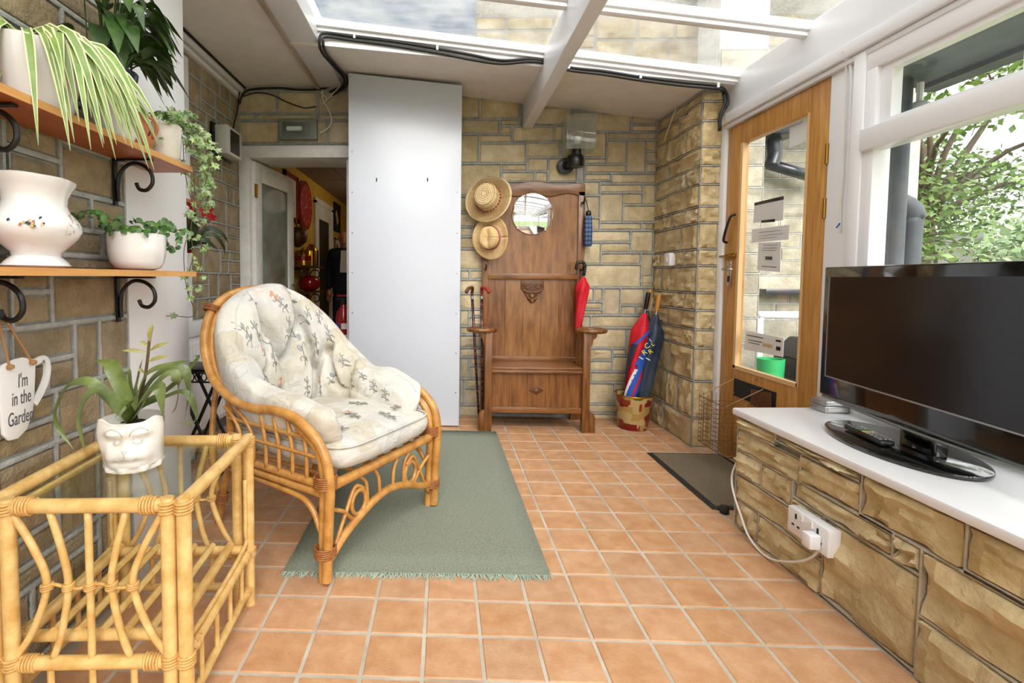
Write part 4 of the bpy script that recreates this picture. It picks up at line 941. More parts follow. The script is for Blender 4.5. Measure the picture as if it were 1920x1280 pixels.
# mirror
mc = (.655, yb-.036, 1.536)
disc = lambda r, n=40: [(r*math.cos(2*PI*i/n), r*math.sin(2*PI*i/n)) for i in range(n)]
MB().prism(disc(.152), lambda u, v, d: (mc[0]+u, mc[1]+d, mc[2]+v), -.006, .006).build('mirror', 'mirror', t, bevel=.003)
for a in (.8, 2.3, 3.9, 5.4): MB().box(mc[0]+.15*math.cos(a)-.006, mc[1]-.01, mc[2]+.15*math.sin(a)-.006, mc[0]+.15*math.cos(a)+.006, mc[1], mc[2]+.15*math.sin(a)+.006).build('mirror_clip', 'steel', t)
# carved shield
sh = [(-.085, .0), (.085, .0), (.085, -.06), (.05, -.11), (.03, -.15), (.012, -.17), (-.012, -.17), (-.03, -.15), (-.05, -.11), (-.085, -.06)]
cx, cz = .664, 1.045
cv = MB().prism(sh, lambda u, v, d: (cx+u, yb-.03-d, cz+v), 0, .008).build('carving', 'carving', t, bevel=.002)
sc = MB()
for s_ in (-1, 1):
    sc.tube([(cx+s_*(.04+.026*(1-k/20)*math.cos(k*.55)), yb-.04, cz-.04+.026*(1-k/20)*math.sin(k*.55)) for k in range(18)], .005, 6)
    sc.tube(spline([(cx+s_*.075, yb-.04, cz-.07), (cx+s_*.04, yb-.042, cz-.085), (cx, yb-.044, cz-.09)], 4), .005, 6)
    sc.tube(spline([(cx+s_*.05, yb-.04, cz-.1), (cx+s_*.03, yb-.042, cz-.13), (cx, yb-.044, cz-.15)], 4), .006, 6)
sc.lathe([(0, -.016), (.014, 0), (0, .016)], 10, (cx, yb-.042, cz-.155)).lathe([(0, -.02), (.02, 0), (0, .02)], 10, (cx, yb-.042, cz-.115), 1, .5)
sc.build('scroll', 'dark_oak', cv, smooth=True)
# seat and box
MB().box(.335, 3.485, .425, .965, yb-.03, .447).build('seat', 'dark_oak_h', t, bevel=.006)
MB().box(.335, 3.475, .405, .965, 3.52, .428).build('seat_rail', 'dark_oak_h', t, bevel=.008)
for i in range(5): MB().box(.338+i*.1245, 3.50, .165, .338+(i+1)*.1245-.0015, 3.515, .405).build('front_board', 'dark_oak', t)
MB().box(.335, 3.485, .128, .965, 3.52, .168).build('bottom_rail', 'dark_oak_h', t, bevel=.004)
for x in (.335, .95): MB().box(x, 3.515, .14, x+.014, yb-.03, .425).build('side_panel', 'dark_oak', t)
dm = MB().prism([(.649, .318), (.70, .287), (.649, .256), (.598, .287)], lambda u, v, d: (u, 3.50-d, v), 0, .006).build('diamond_carving', 'carving', t, bevel=.002)
MB().prism([(.649, .3), (.667, .287), (.649, .274), (.631, .287)], lambda u, v, d: (u, 3.494-d, v), 0, .006).build('boss', 'dark_oak', dm, bevel=.002)
# front posts with shaped feet and brackets, arms with rings
for s_, x0, x1 in ((-1, .290, .340), (1, .958, 1.008)):
    xo = x0 if s_ < 0 else x1; xi = x1 if s_ < 0 else x0
    MB().box(x0, 3.465, 0, x1, 3.52, .69).build('front_post', 'dark_oak', t, bevel=.004)
    ft = [(xo, 0), (xo+s_*.042, 0), (xo+s_*.042, .10), (xo+s_*.03, .135), (xo, .15)]
    MB().prism(ft if s_ > 0 else ft[::-1], lambda u, v, d: (u, d, v), 3.468, 3.517).build('foot', 'dark_oak', t, bevel=.003)
    bk = [(xo, .69), (xo+s_*.045, .69), (xo+s_*.04, .66), (xo+s_*.018, .64), (xo+s_*.014, .61), (xo, .59)]
    MB().prism(bk if s_ < 0 else bk[::-1], lambda u, v, d: (u, d, v), 3.475, 3.51).build('bracket', 'dark_oak', t, bevel=.003)
    MB().box(xo-s_*.035, 3.53, .685, xo+s_*.012, yb-.04, .71).build('arm', 'dark_oak', t, bevel=.005)
    ring = [(xo+s_*.018+.092*math.cos(a), 3.53+.075*math.sin(a), .702) for a in [2*PI*i/32 for i in range(32)]]
    rb = MB().tube(ring, .017, 8, closed=True); o_ = rb.build('arm_ring', 'dark_oak', t, smooth=True)
    MB().box(x0+.004, yb-.05, .0, x0+.04, yb-.01, .14).build('back_foot', 'dark_oak', t)
    MB().box(xi-.006, 3.53, .44, xi+.006, 3.62, .69).build('arm_bracket', 'dark_oak', t)
for x, z in ((.312, 1.13), (.312, 1.62), (1.014, 1.62), (1.014, 1.13)):
    MB().tube(spline([(x, yb-.04, z), (x, yb-.07, z-.01), (x, yb-.11, z+.0), (x, yb-.125, z+.03)], 4), .006, 8).build('coat_hook', 'black_iron', t, smooth=True)
# hats
def hat(name, label, c, tilt, rx, ry, crown_r, crown_h, m, pinch):
    t = thing(name, label, 'hat', c, local=True)
    n = 48; mb = MB(); rows = []
    prof = [(0, 1.0), (.35, 1.0), (.7, .985), (.9, .93), (1.0, .75), (1.04, .35), (1.06, .06), (1.15, .01), (1.35, .0), (1.6, .03), (1.85, .06), (2.0, .1)]
    for (k, h) in prof:
        row = []
        for j in range(n+1):
            a = 2*PI*j/n
            if k <= 1.06: R_x = crown_r*k; R_y = crown_r*k*1.12
            else:
                f = (k-1.06)/.94; R_x = crown_r*1.06*(1-f)+rx*f; R_y = crown_r*1.06*1.12*(1-f)+ry*f
            z = crown_h*h
            if pinch and k < 1: z -= crown_h*.3*math.exp(-(R_x*math.cos(a)/(crown_r*.3))**2)*(1-k*.6)
            if k > 1.3: z += .02*((k-1.3)/.7)*math.cos(2*a)*(1 if pinch else .5)
            row.append((R_x*math.cos(a), R_y*math.sin(a), z))
        rows.append(row)
    mb.grid(rows); o = mb.build('hat_body', m, t, smooth=True); o.modifiers.new('s', 'SOLIDIFY').thickness = .004
    t.rotation_euler = Vector(tilt).to_track_quat('Z', 'Y').to_euler()
    return t
h1 = hat('straw_hat', 'wide-brimmed ridged straw hat with red beaded band on the hall stand', (.325, 3.715, 1.628), (-.42, -.86, .28), .178, .176, .08, .10, 'straw', False)
for k_ in range(7): MB().tube([((.095+.0105*k_)*math.cos(a), (.106+.0105*k_)*math.sin(a), .0095+.0012*k_) for a in [2*PI*i/40 for i in range(40)]], .0026, 5, closed=True).build('brim_braid', 'straw_line', h1, smooth=True)
for k_ in range(5): MB().tube([((.02+.014*k_)*math.cos(a), (.022+.0155*k_)*math.sin(a), .1045-.001*k_**1.5) for a in [2*PI*i/32 for i in range(32)]], .0024, 5, closed=True).build('crown_braid', 'straw_line', h1, smooth=True)
for z in (.03, .05, .07): MB().tube([((.0875-.03*(z-.03))*math.cos(a), (.0975-.03*(z-.03))*math.sin(a), z) for a in [2*PI*i/32 for i in range(32)]], .0022, 5, closed=True).build('crown_braid', 'straw_line', h1)
for i in range(26): a = 2*PI*i/26; MB().lathe([(0, -.008), (.008, 0), (0, .008)], 6, (.0915*math.cos(a), .1015*math.sin(a), .018)).build('bead', 'hat_red', h1)
h2 = hat('trilby_hat', 'pinched straw trilby with striped ribbon under the wide straw hat', (.345, 3.72, 1.352), (-.46, -.88, -.05), .138, .16, .068, .085, 'straw_plain', True)
for z, mm in ((.010, 'hat_red'), (.016, 'hat_navy'), (.022, 'hat_white'), (.028, 'hat_navy'), (.034, 'hat_red')):
    MB().tube([(.0765*math.cos(a), .0852*math.sin(a), z) for a in [2*PI*i/32 for i in range(32)]], .0032, 6, closed=True).build('ribbon_stripe', mm, h2)
# umbrellas on the stand
t = thing('folded_umbrella', 'short blue tartan umbrella hanging on the right post of the hall stand', 'umbrella', (1.055, 3.77, 1.25))
MB().lathe([(.02, 0), (.03, .01), (.031, .12), (.026, .21), (.018, .225)], 14, (1.055, 3.77, 1.295)).build('canopy', 'tartan', t, smooth='auto')
MB().lathe([(.018, 0), (.02, .005), (.02, .03), (.012, .04)], 12, (1.055, 3.77, 1.515)).build('handle', 'black_plastic', t, smooth='auto')
MB().tube(spline([(1.055, 3.77, 1.555), (1.045, 3.775, 1.6), (1.03, 3.775, 1.64), (1.02, 3.77, 1.6)], 5), .003, 6).build('strap', 'black_plastic', t)
def umbrella(name, label, base, top, mats, handle_m, crook, r=.035, plain=.8, hl=.1, stripes=()):
    B, T = Vector(base), Vector(top); d = (T-B).normalized(); L_ = (T-B).length
    t = thing(name, label, 'umbrella', base)
    X = Vector((0, -1, 0)); X = (X-d*X.dot(d)).normalized(); Y_ = d.cross(X); n = 20; rows = []
    prof = [(.0, .35), (.08, .5), (.25, .75), (.45, .9), (.62, 1.0), (.7, 1.05), (.74, .85), (.8, .45), (.84, .3)]
    for k, w in prof:
        rows.append([B+d*(L_*k)+(X*math.cos(2*PI*j/n+k*2)+Y_*math.sin(2*PI*j/n+k*2))*r*w*(1+.16*math.cos(8*PI*2*j/n/2)) for j in range(n+1)])
    MB().grid(rows).build('canopy', mats, t, smooth=True)
    MB().tube([B-d*.0, B+d*.05], .008, 8).build('tip', 'black_plastic', t)
    MB().tube([B+d*L_*.8, B+d*L_*.9], .006, 8).build('shaft', 'steel', t)
    if crook:
        side = Vector((1, 0, 0)); p0 = B+d*L_*.86; c0 = T
        MB().tube(spline([p0, p0.lerp(c0, .6), c0+d*.0, c0+d*.03-side*.02, c0+d*.02-side*.055, c0-d*.025-side*.06], 5), .012, 10).build('handle', handle_m, t, smooth=True)
    else: MB().tube([B+d*(L_*.87), B+d*(L_*.89), B+d*L_*.97, T], [.011, .015, .017, .014], 10).build('handle', handle_m, t, smooth='auto')
    for k0, k1, a0, a1, mm in stripes:
        rows = []
        for i in range(9):
            k = k0+(k1-k0)*i/8
            ws = [p for p in prof]; w = 1
            for (ka, wa), (kb, wb) in zip(prof[:-1], prof[1:]):
                if ka <= k <= kb: w = wa+(wb-wa)*(k-ka)/(kb-ka)
            rows.append([B+d*(L_*k)+(X*math.cos(a)+Y_*math.sin(a))*r*w*1.19 for a in [a0+(a1-a0)*j/6+(i/8)*1.2 for j in range(7)]])
        MB().grid(rows).build('stripe', mm, t, smooth=True)
    return t
umbrella('red_umbrella', 'scarlet umbrella with black crook handle hooked on the hall stand', (.985, 3.73, .66), (1.028, 3.735, 1.15), 'red_cloth', 'black_plastic', True, .042)
umbrella('golf_umbrella', 'red and blue striped umbrella with black handle in the patchwork bin', (1.30, 3.60, .03), (1.46, 3.66, .965), 'red_cloth', 'black_plastic', False, .06, stripes=[(.2, .55, -1.0, -.3, 'blue_cloth'), (.45, .7, -.5, .0, 'blue_cloth'), (.16, .42, -1.6, -1.25, 'white_paint'), (.60, .72, -.9, -.6, 'blue_cloth'), (.25, .6, -2.4, -1.7, 'navy_cloth'), (.2, .5, .0, .5, 'blue_cloth')])
u2 = umbrella('navy_umbrella', 'navy umbrella with turned wooden handle and yellow print, right of the striped one', (1.39, 3.59, .03), (1.53, 3.645, .955), 'navy_cloth', 'handle_wood', False, .06)
umbrella('navy_umbrella', 'plain navy umbrella with wooden handle behind the printed one', (1.37, 3.655, .03), (1.495, 3.72, .985), 'navy_cloth', 'handle_wood', False, .045)
for tx, (px2, py2), s_ in (('R', (1211, 664), .04), ('C', (1216, 652), .04), ('R', (1222, 662), .036), ('L', (1226, 648), .03), ('1', (1222, 641), .03)):
    me = text_mesh(tx, s_*1.3, 0, .001); me.materials.append(MATS['yellow_print'] if tx != '1' else MATS['white_paint'])
    p = ony(px2, py2, 3.535); inst('lettering', me, Matrix.Translation(p) @ Matrix.Rotation(math.radians(-38), 4, 'Y') @ Matrix.Rotation(PI/2, 4, 'X'), u2)
for px2, py2 in ((1202, 671), (1215, 673)): p = ony(px2, py2, 3.537); MB().obox(p, ((.85, 0, -.5), (0, 1, 0), (.5, 0, .85)), (.016, .002, .003)).build('print_bar', 'white_paint', u2)
# walking sticks
for k_, (bx, by, tx, ty, hd_) in enumerate(((.262, 3.56, .20, 3.53, -1), (.285, 3.545, .268, 3.545, 1))):
    t = thing('walking_stick', ['mottled walking stick with dark hooked handle, nearest the white board', 'mottled walking stick with reddish hooked handle against the hall stand post'][k_], 'walking stick', (bx, by, 0), group='walking sticks in the left arm ring')
    MB().tube([(bx, by, .02), (tx, ty, .94)], [.008, .0105], 10).build('shaft', 'stick', t, smooth=True)
    MB().tube(spline([(tx, ty, .93), (tx, ty, .96), (tx-hd_*.0, ty-.03, .995), (tx+hd_*.03, ty-.06, .985), (tx+hd_*.045, ty-.075, .96)], 5), [.0105]*14+[.013]*7, 10).build('handle', 'carving' if k_ == 0 else 'hat_red', t, smooth=True)
    MB().lathe([(.0115, 0), (.0115, .02)], 10, (tx, ty, .915)).build('collar', 'silver', t); MB().lathe([(.01, 0), (.011, .025)], 10, (bx, by, .0)).build('ferrule', 'rubber', t)
# patchwork bin
BX, BY = 1.36, 3.62
t = thing('patchwork_bin', 'red and gold patchwork waste bin holding umbrellas', 'bin', (BX, BY, 0), local=True)
MB().lathe([(.0, .003), (.096, .003), (.1, .008), (.126, .228), (.133, .236), (.133, .243), (.124, .243), (.118, .228), (.094, .014), (.0, .014)], 36).build('body', 'patchwork', t, smooth='auto')
MB().tube([(.13*math.cos(a), .13*math.sin(a), .243) for a in [2*PI*i/36 for i in range(36)]], .006, 8, closed=True).build('rim', 'gold', t, smooth=True)
# ------------------------------------------------------------------ rug and door mat
rx0, rx1, ry0, ry1 = -.565, .37, 1.745, 3.45
t = thing('rug', 'worn sage green rug with fringed ends under the armchair', 'rug', ((rx0+rx1)/2, (ry0+ry1)/2, .0015))
rows = []
for i in range(13):
    y = ry0+(ry1-ry0)*i/12; rows.append([(rx0+(rx1-rx0)*j/8+(.012 if i < 1 else 0)*0+.02*(1-i/12)*(j/8), y+.02*(j/8)*(1-i/12), .0085+.001*math.sin(i*1.3+j)) for j in range(9)])
MB().grid(rows).build('pile', 'rug', t, smooth=True).modifiers.new('s', 'SOLIDIFY').thickness = .006
fb = MB(); rf = random.Random(6)
for i in range(230):
    u = i/229; x = rx0+(rx1-rx0+.02)*u; y = ry0+.02*u
    l = rf.uniform(.018, .038); dx = rf.gauss(0, .012)
    fb.tube([(x, y+.004, .006), (x+dx*.4, y-l*.5, .005), (x+dx, y-l, .0025)], [.0022, .0018, .001], 4)
for i in range(200):
    u = i/199; x = rx0+(rx1-rx0)*u; l = rf.uniform(.015, .03); fb.tube([(x, ry1-.004, .006), (x+rf.gauss(0, .008), ry1+l, .003)], [.002, .001], 4)
fb.build('fringe', 'fringe', t, kind='stuff')
mb = MB(); mx0, mx1, my0, my1 = 1.245, 1.69, 2.325, 3.08
t = thing('door_mat', 'brown ribbed door mat with black rubber border at the oak door', 'mat', ((mx0+mx1)/2, (my0+my1)/2, .0015))
MB().box(mx0, my0, .0015, mx1, my1, .006).build('backing', 'rubber', t, bevel=.002)
for i in range(36):
    x = mx0+.03+i*(mx1-mx0-.06)/36; mb.box(x, my0+.025, .004, x+.0075, my1-.025, .011)
mb.build('ribs', 'mat_rib', t, kind='stuff')
t = thing('door_stop', 'small black rubber door stop at the corner of the mat', 'door stop', (1.285, 2.30, .002))
MB().lathe([(.018, 0), (.02, .004), (.018, .03), (.014, .034)], 14, (1.283, 2.295, .0016)).build('body', 'rubber', t, smooth='auto'); MB().lathe([(.006, 0), (.006, .002)], 8, (1.283, 2.295, .0356)).build('screw', 'steel', t)
# ------------------------------------------------------------------ rattan side table
TZ = .558
tx0, tx1, ty0, ty1 = -1.03, -.602, 1.095, 1.555
t = thing('rattan_table', 'honey rattan side table with glass top and slatted shelf', 'table', ((tx0+tx1)/2, (ty0+ty1)/2, 0))
t.rotation_euler.z = .066
def bind(own, m, p, ax, r, n=4, pitch=.007):
    """one wrap of cane: a single helix"""
    p = Vector(p); ax = Vector(ax).normalized(); X = ax.orthogonal().normalized(); Y_ = ax.cross(X); P_ = []
    for k in range(n*12+1):
        a = 2*PI*k/12; P_.append(p+ax*(k/12-n/2)*pitch+(X*math.cos(a)+Y_*math.sin(a))*r)
    MB().tube(P_, .0036, 5).build('binding', m, own, smooth=True)
PR = .0165
posts = []
for (x, y, sx, sy) in ((tx0, ty0, 1, 1), (tx1, ty0, -1, 1), (tx0, ty1, 1, -1), (tx1, ty1, -1, -1)):
    MB().tube([(x, y, 0), (x, y, TZ-.012), (x, y, TZ)], [PR, PR, PR*.85], 12).build('leg', 'rattan', t, smooth='auto')
    MB().tube([(x+sx*.036, y, 0 if sy > 0 else .0), (x+sx*.036, y, TZ-.012), (x+sx*.036, y, TZ)], [PR, PR, PR*.85], 12).build('leg', 'rattan', t, smooth='auto')
    bind(t, 'rattan_bind', (x+sx*.0, y, TZ-.022), (0, 0, 1), PR+.002, 4); bind(t, 'rattan_bind', (x+sx*.036, y, TZ-.022), (0, 0, 1), PR+.002, 4)
    bind(t, 'rattan_bind', (x+sx*.075, y, TZ-.018), (1, 0, 0), PR+.002, 5); bind(t, 'rattan_bind', (x, y, .175), (0, 0, 1), PR+.002, 4); bind(t, 'rattan_bind', (x+sx*.036, y, .175), (0, 0, 1), PR+.002, 4)
    bind(t, 'rattan_bind', (x, y+sy*.05, .18), (0, 1, 0), .013, 4); bind(t, 'rattan_bind', (x+sx*.075, y, .172), (1, 0, 0), .0165, 5); bind(t, 'rattan_bind', (x, y+sy*.04, .062), (0, 1, 0), .013, 4)
for y in (ty0, ty1):
    MB().tube([(tx0+.03, y, TZ-.018), (tx1-.03, y, TZ-.018)], PR, 12).build('top_rail', 'rattan', t, smooth='auto')
    MB().tube([(tx0+.03, y, .172), (tx1-.03, y, .172)], .0155, 12).build('lower_rail', 'rattan', t, smooth='auto')
    MB().tube([(tx0+.03, y, .062), (tx1-.03, y, .062)], .012, 10).build('foot_rail', 'rattan', t, smooth='auto')
    yy = y+(.045 if y == ty0 else -.045)
    MB().tube([(tx0+.01, yy, .205), (tx1-.01, yy, .205)], .014, 10).build('shelf_rail', 'rattan', t, smooth='auto')
    cn = MB()
    for i in range(5):
        xm = (tx0+tx1)/2+(i-2)*.052; k_ = (i-2)*.026
        MB().tube(spline([(xm+k_*1.35, y, .182), (xm+k_*.5, y, .25), (xm-k_*.15, y, .355), (xm+k_*.3, y, .435), (xm+k_*1.25, y, TZ-.03)], 5), .0085, 8).build('slat', 'rattan', t, smooth=True)
        bind(t, 'rattan_bind', (xm-k_*.15, y, .352), (0, 0, 1), .011, 3, .005)
    cn.tube(spline([((tx0+tx1)/2+(i-4)*.0275, y, .352+.006*math.sin(i*1.7)) for i in range(9)], 3), .004, 6)
    cn.build('tie_cane', 'rattan_bind', t, smooth=True)
    for x in (tx0+.12, (tx0+tx1)/2, tx1-.12): MB().tube([(x, y, .062), (x, y, .172)], .008, 8).build('spindle', 'rattan', t, smooth='auto')
for x, sx in ((tx0, 1), (tx1, -1)):
    MB().tube([(x, ty0, TZ-.012), (x, ty1, TZ-.012)], PR, 12).build('side_rail', 'rattan', t, smooth='auto')
    MB().tube([(x+sx*.028, ty0+.02, TZ-.034), (x+sx*.028, ty1-.02, TZ-.034)], .009, 10).build('ledge_cane', 'rattan', t, smooth='auto')
    MB().tube([(x, ty0, .18), (x, ty1, .18)], .013, 10).build('lower_side_rail', 'rattan', t, smooth='auto')
    MB().tube(spline([(x+sx*.005, ty0+.022, .42), (x+sx*.005, ty0+.022, .26), (x+sx*.005, ty0+.05, .205), (x+sx*.005, ty1-.05, .205), (x+sx*.005, ty1-.022, .26), (x+sx*.005, ty1-.022, .42)], 5), .0065, 8).build('bent_cane', 'rattan', t, smooth=True)
    MB().tube([(x, ty0, .062), (x, ty1, .062)], .012, 10).build('foot_side_rail', 'rattan', t, smooth='auto')
    for i in range(4): y = ty0+.08+i*(ty1-ty0-.16)/3; MB().tube([(x, y, .062), (x, y, .178)], .0075, 8).build('spindle', 'rattan', t, smooth='auto')
for i in range(7): x = tx0+.045+i*(tx1-tx0-.09)/6; MB().tube([(x, ty0+.04, .218), (x, ty1-.04, .218)], .0105 if i not in (0, 6) else .013, 8).build('shelf_slat', 'rattan', t, smooth='auto')
MB().box(tx0+.012, ty0+.012, TZ-.028, tx1-.012, ty1-.012, TZ-.022).build('glass_top', 'table_glass', t)
# ------------------------------------------------------------------ rattan armchair
ch = thing('rattan_armchair', 'bent cane armchair with tufted floral cream cushions on the rug', 'armchair', (-.513, 2.159, .001), math.atan2(-.501, .865), local=True)
half = [(.345, -.355, .015), (.352, -.355, .2), (.36, -.357, .37), (.325, -.36, .48), (.22, -.36, .555), (.10, -.36, .575), (-.01, -.362, .568), (-.13, -.365, .585), (-.26, -.358, .65), (-.345, -.335, .77), (-.392, -.285, .88), (-.415, -.21, .95), (-.425, -.11, .988), (-.428, 0, 1.0)]
full = half+[(x, -y, z) for x, y, z in reversed(half[:-1])]
# hoop: three parallel canes
hp = spline([Vector(p) for p in full], 6)
def inset(pts, d, dz=0): return [Vector((p.x+ (d*.6 if p.x < .3 else -d), p.y-math.copysign(min(d, abs(p.y)), p.y)*(.6 if abs(p.y) > .2 else .2), p.z-d*(.75 if p.z > .5 else .0)+dz)) for p in pts]
MB().tube(hp, .0185, 12).build('hoop', 'cane', ch, smooth='auto')
hin = [q for q in hp if q.z > .34]
MB().tube([Vector((q.x+.026*(1 if q.x < .2 else -1), q.y*.955, q.z-.018)) for q in hin], .0145, 10).build('inner_hoop', 'cane', ch, smooth='auto')
MB().tube([Vector((q.x+.004, q.y*.925, q.z-.03)) for q in hin if q.x < .27], .011, 8).build('inner_hoop', 'cane', ch, smooth='auto')
for s_ in (-1, 1):
    MB().tube(spline([(.318, s_*.345, .0), (.322, s_*.347, .2), (.328, s_*.35, .38), (.30, s_*.352, .47), (.21, s_*.352, .53)], 5), .0165, 12).build('front_leg', 'cane', ch, smooth='auto')
    MB().tube(spline([(-.36, s_*.275, .0), (-.30, s_*.29, .16), (-.22, s_*.31, .34), (-.17, s_*.35, .58)], 5), .016, 12).build('back_leg', 'cane', ch, smooth='auto')
    MB().tube(spline([(-.33, s_*.28, .08), (-.40, s_*.27, .3), (-.44, s_*.22, .55), (-.43, s_*.14, .97)], 5), .013, 10).build('back_stay', 'cane', ch, smooth='auto')
    for z in (.345, .315): MB().tube([(.32, s_*.352, z), (-.22, s_*.335, z)], .0145, 10).build('seat_side_rail', 'cane', ch, smooth='auto')
    MB().tube(spline([(-.2, s_*.335, .29), (.15, s_*.348, .285), (.26, s_*.35, .26), (.32, s_*.35, .17)], 5), .011, 8).build('brace', 'cane', ch, smooth=True)
    for z in (.44, .50): MB().tube([(.31 if z < .47 else .27, s_*.357, z), (-.17, s_*.352, z+.005)], .0075, 8).build('side_cane', 'cane', ch, smooth='auto')
    for i, x in enumerate((-.10, -.03, .04, .11, .18, .25)):
        zt_ = .55 if x < .2 else .51; le = -.09 if i < 2 else -.02
        MB().tube(spline([(x, s_*.352, .35), (x, s_*.354, .44), (x-.01 if i > 1 else x-.03, s_*.356, .50), (x+le, s_*.358, zt_)], 4), .0075, 8).build('side_stick', 'cane', ch, smooth=True)
    bind(ch, 'cane_bind', (.335, s_*.35, .36), (0, 0, 1), .038, 6, .0075); bind(ch, 'cane_bind', (.333, s_*.35, .115), (0, 0, 1), .037, 5, .0075); bind(ch, 'cane_bind', (-.31, s_*.287, .13), (.3, 0, 1), .022, 6); bind(ch, 'cane_bind', (-.41, s_*.255, .92), (0, .5, 1), .032, 4); bind(ch, 'cane_bind', (-.2, s_*.325, .33), (0, 0, 1), .026, 4)
    # circle ornament in the front
    cy_, cz_ = s_*.172, .222
    MB().tube([(.335, cy_+.04*math.cos(a), cz_+.045*math.sin(a)) for a in [2*PI*i/24 for i in range(24)]], .0085, 8, closed=True).build('ring', 'cane', ch, smooth=True)
    MB().tube(spline([(.335, s_*.325, .075), (.335, s_*.25, .20), (.335, s_*.195, .285), (.335, s_*.14, .262)], 5), .0075, 8).build('front_stick', 'cane', ch, smooth=True)
    MB().tube(spline([(.335, s_*.325, .252), (.335, s_*.26, .22), (.335, s_*.2, .168), (.335, s_*.15, .18)], 5), .0075, 8).build('front_stick', 'cane', ch, smooth=True)
    MB().tube(spline([(.335, s_*.18, .325), (.335, s_*.13, .28), (.335, s_*.12, .185)], 5), .0075, 8).build('front_stick', 'cane', ch, smooth=True)
    MB().tube(spline([(.335, s_*.085, .325), (.335, s_*.05, .27), (.335, s_*.045, .2)], 5), .0075, 8).build('front_stick', 'cane', ch, smooth=True)
MB().tube([(.338, -.32, .335), (.338, .32, .335)], .0185, 12).build('seat_front_rail', 'cane', ch, smooth='auto')
MB().tube([(-.22, -.34, .33), (-.22, .34, .33)], .0165, 12).build('seat_back_rail', 'cane', ch, smooth='auto')
MB().tube(spline([(.335, -.335, .075), (.337, -.25, .135), (.337, -.12, .185), (.337, 0, .205), (.337, .12, .185), (.337, .25, .135), (.335, .335, .115)], 6), .0155, 12).build('front_arch', 'cane', ch, smooth='auto')
for i in range(7): y = -.27+i*.09; MB().tube([(.33, y, .342), (-.22, y, .338)], .008, 6).build('seat_slat', 'cane', ch)
for i in range(5): y = -.2+i*.1; MB().tube(spline([(-.22, y, .33), (-.36, y*1.02, .55), (-.415, y*.95, .97-abs(y)*.3)], 4), .008, 6).build('back_stick', 'cane', ch, smooth=True)
# seat cushion
def superbox(cx, cy, cz, hx, hy, hz, e=.35, nu=40, nv=20, f=None):
    rows = []
    sg = lambda v, p: math.copysign(abs(v)**p, v)
    for i in range(nv+1):
        ph = -PI/2+PI*i/nv; row = []
        for j in range(nu+1):
            th = 2*PI*j/nu
            x = sg(math.cos(ph), e*1.5)*sg(math.cos(th), e); y = sg(math.cos(ph), e*1.5)*sg(math.sin(th), e); z = sg(math.sin(ph), .8)
            p = Vector((cx+hx*x, cy+hy*y, cz+hz*z))
            row.append(f(p) if f else p)
        rows.append(row)
    return MB().grid(rows)
sc_ = superbox(.055, 0, .418, .325, .315, .068, .28, 56, 18, lambda p: Vector((p.x, p.y, p.z+.02*max(0, 1-((p.x-.05)/.3)**2-(p.y/.3)**2)*(p.z > .42)+.006*noise.noise(p*9)))).build('seat_cushion', 'cushion', ch, smooth=True)
pp = [Vector((.055+.32*math.copysign(abs(math.cos(a))**.3, math.cos(a)), .31*math.copysign(abs(math.sin(a))**.3, math.sin(a)), .458)) for a in [2*PI*i/72 for i in range(72)]]
MB().tube(pp, .0045, 6, closed=True).build('piping', 'cushion', sc_, smooth=True)
# wrap-around back cushion
plan = [(.315, -.245), (.25, -.27), (.12, -.285), (-.02, -.285), (-.15, -.275), (-.245, -.23), (-.30, -.135), (-.315, 0)]
tops = [.545, .60, .628, .645, .75, .90, .99, 1.025]
lean = [.03, .04, .05, .055, .075, .085, .085, .085]
thk = [.05, .11, .14, .15, .165, .18, .185, .185]
PL = [Vector((x, y, 0)) for x, y in plan]+[Vector((x, -y, 0)) for x, y in reversed(plan[:-1])]
TQ = tops+tops[-2::-1]; LQ = lean+lean[-2::-1]; HQ = thk+thk[-2::-1]
NS = 96; SPL = spline(PL, 12); SV = spline([Vector((a, b_, c)) for a, b_, c in zip(TQ, LQ, HQ)], 12)
M_ = len(SPL)-1
buttons = [(-.36, .62), (-.13, .70), (.13, .70), (.36, .62), (-.24, .36), (0, .40), (.24, .36)]
creases = [((-.36, .62), (-.24, .36)), ((-.13, .70), (-.24, .36)), ((-.13, .70), (0, .40)), ((.13, .70), (0, .40)), ((.13, .70), (.24, .36)), ((.36, .62), (.24, .36)),
           ((-.13, .70), (-.11, 1.0)), ((.13, .70), (.11, 1.0)), ((-.36, .62), (-.40, 1.0)), ((.36, .62), (.40, 1.0)), ((-.24, .36), (-.2, 0)), ((0, .40), (0, 0)), ((.24, .36), (.2, 0)), ((-.52, 0), (-.52, 1.0)), ((.52, 0), (.52, 1.0)), ((-.36, .62), (-.52, .3)), ((.36, .62), (.52, .3))]
def segd(p, a, b_):
    ax, ay = b_[0]-a[0], b_[1]-a[1]; L2 = ax*ax+ay*ay; k = max(0, min(1, ((p[0]-a[0])*ax+(p[1]-a[1])*ay)/L2)); return math.hypot((p[0]-a[0]-k*ax)*1.5, (p[1]-a[1]-k*ay)*.8)
rows = []; NV = 88
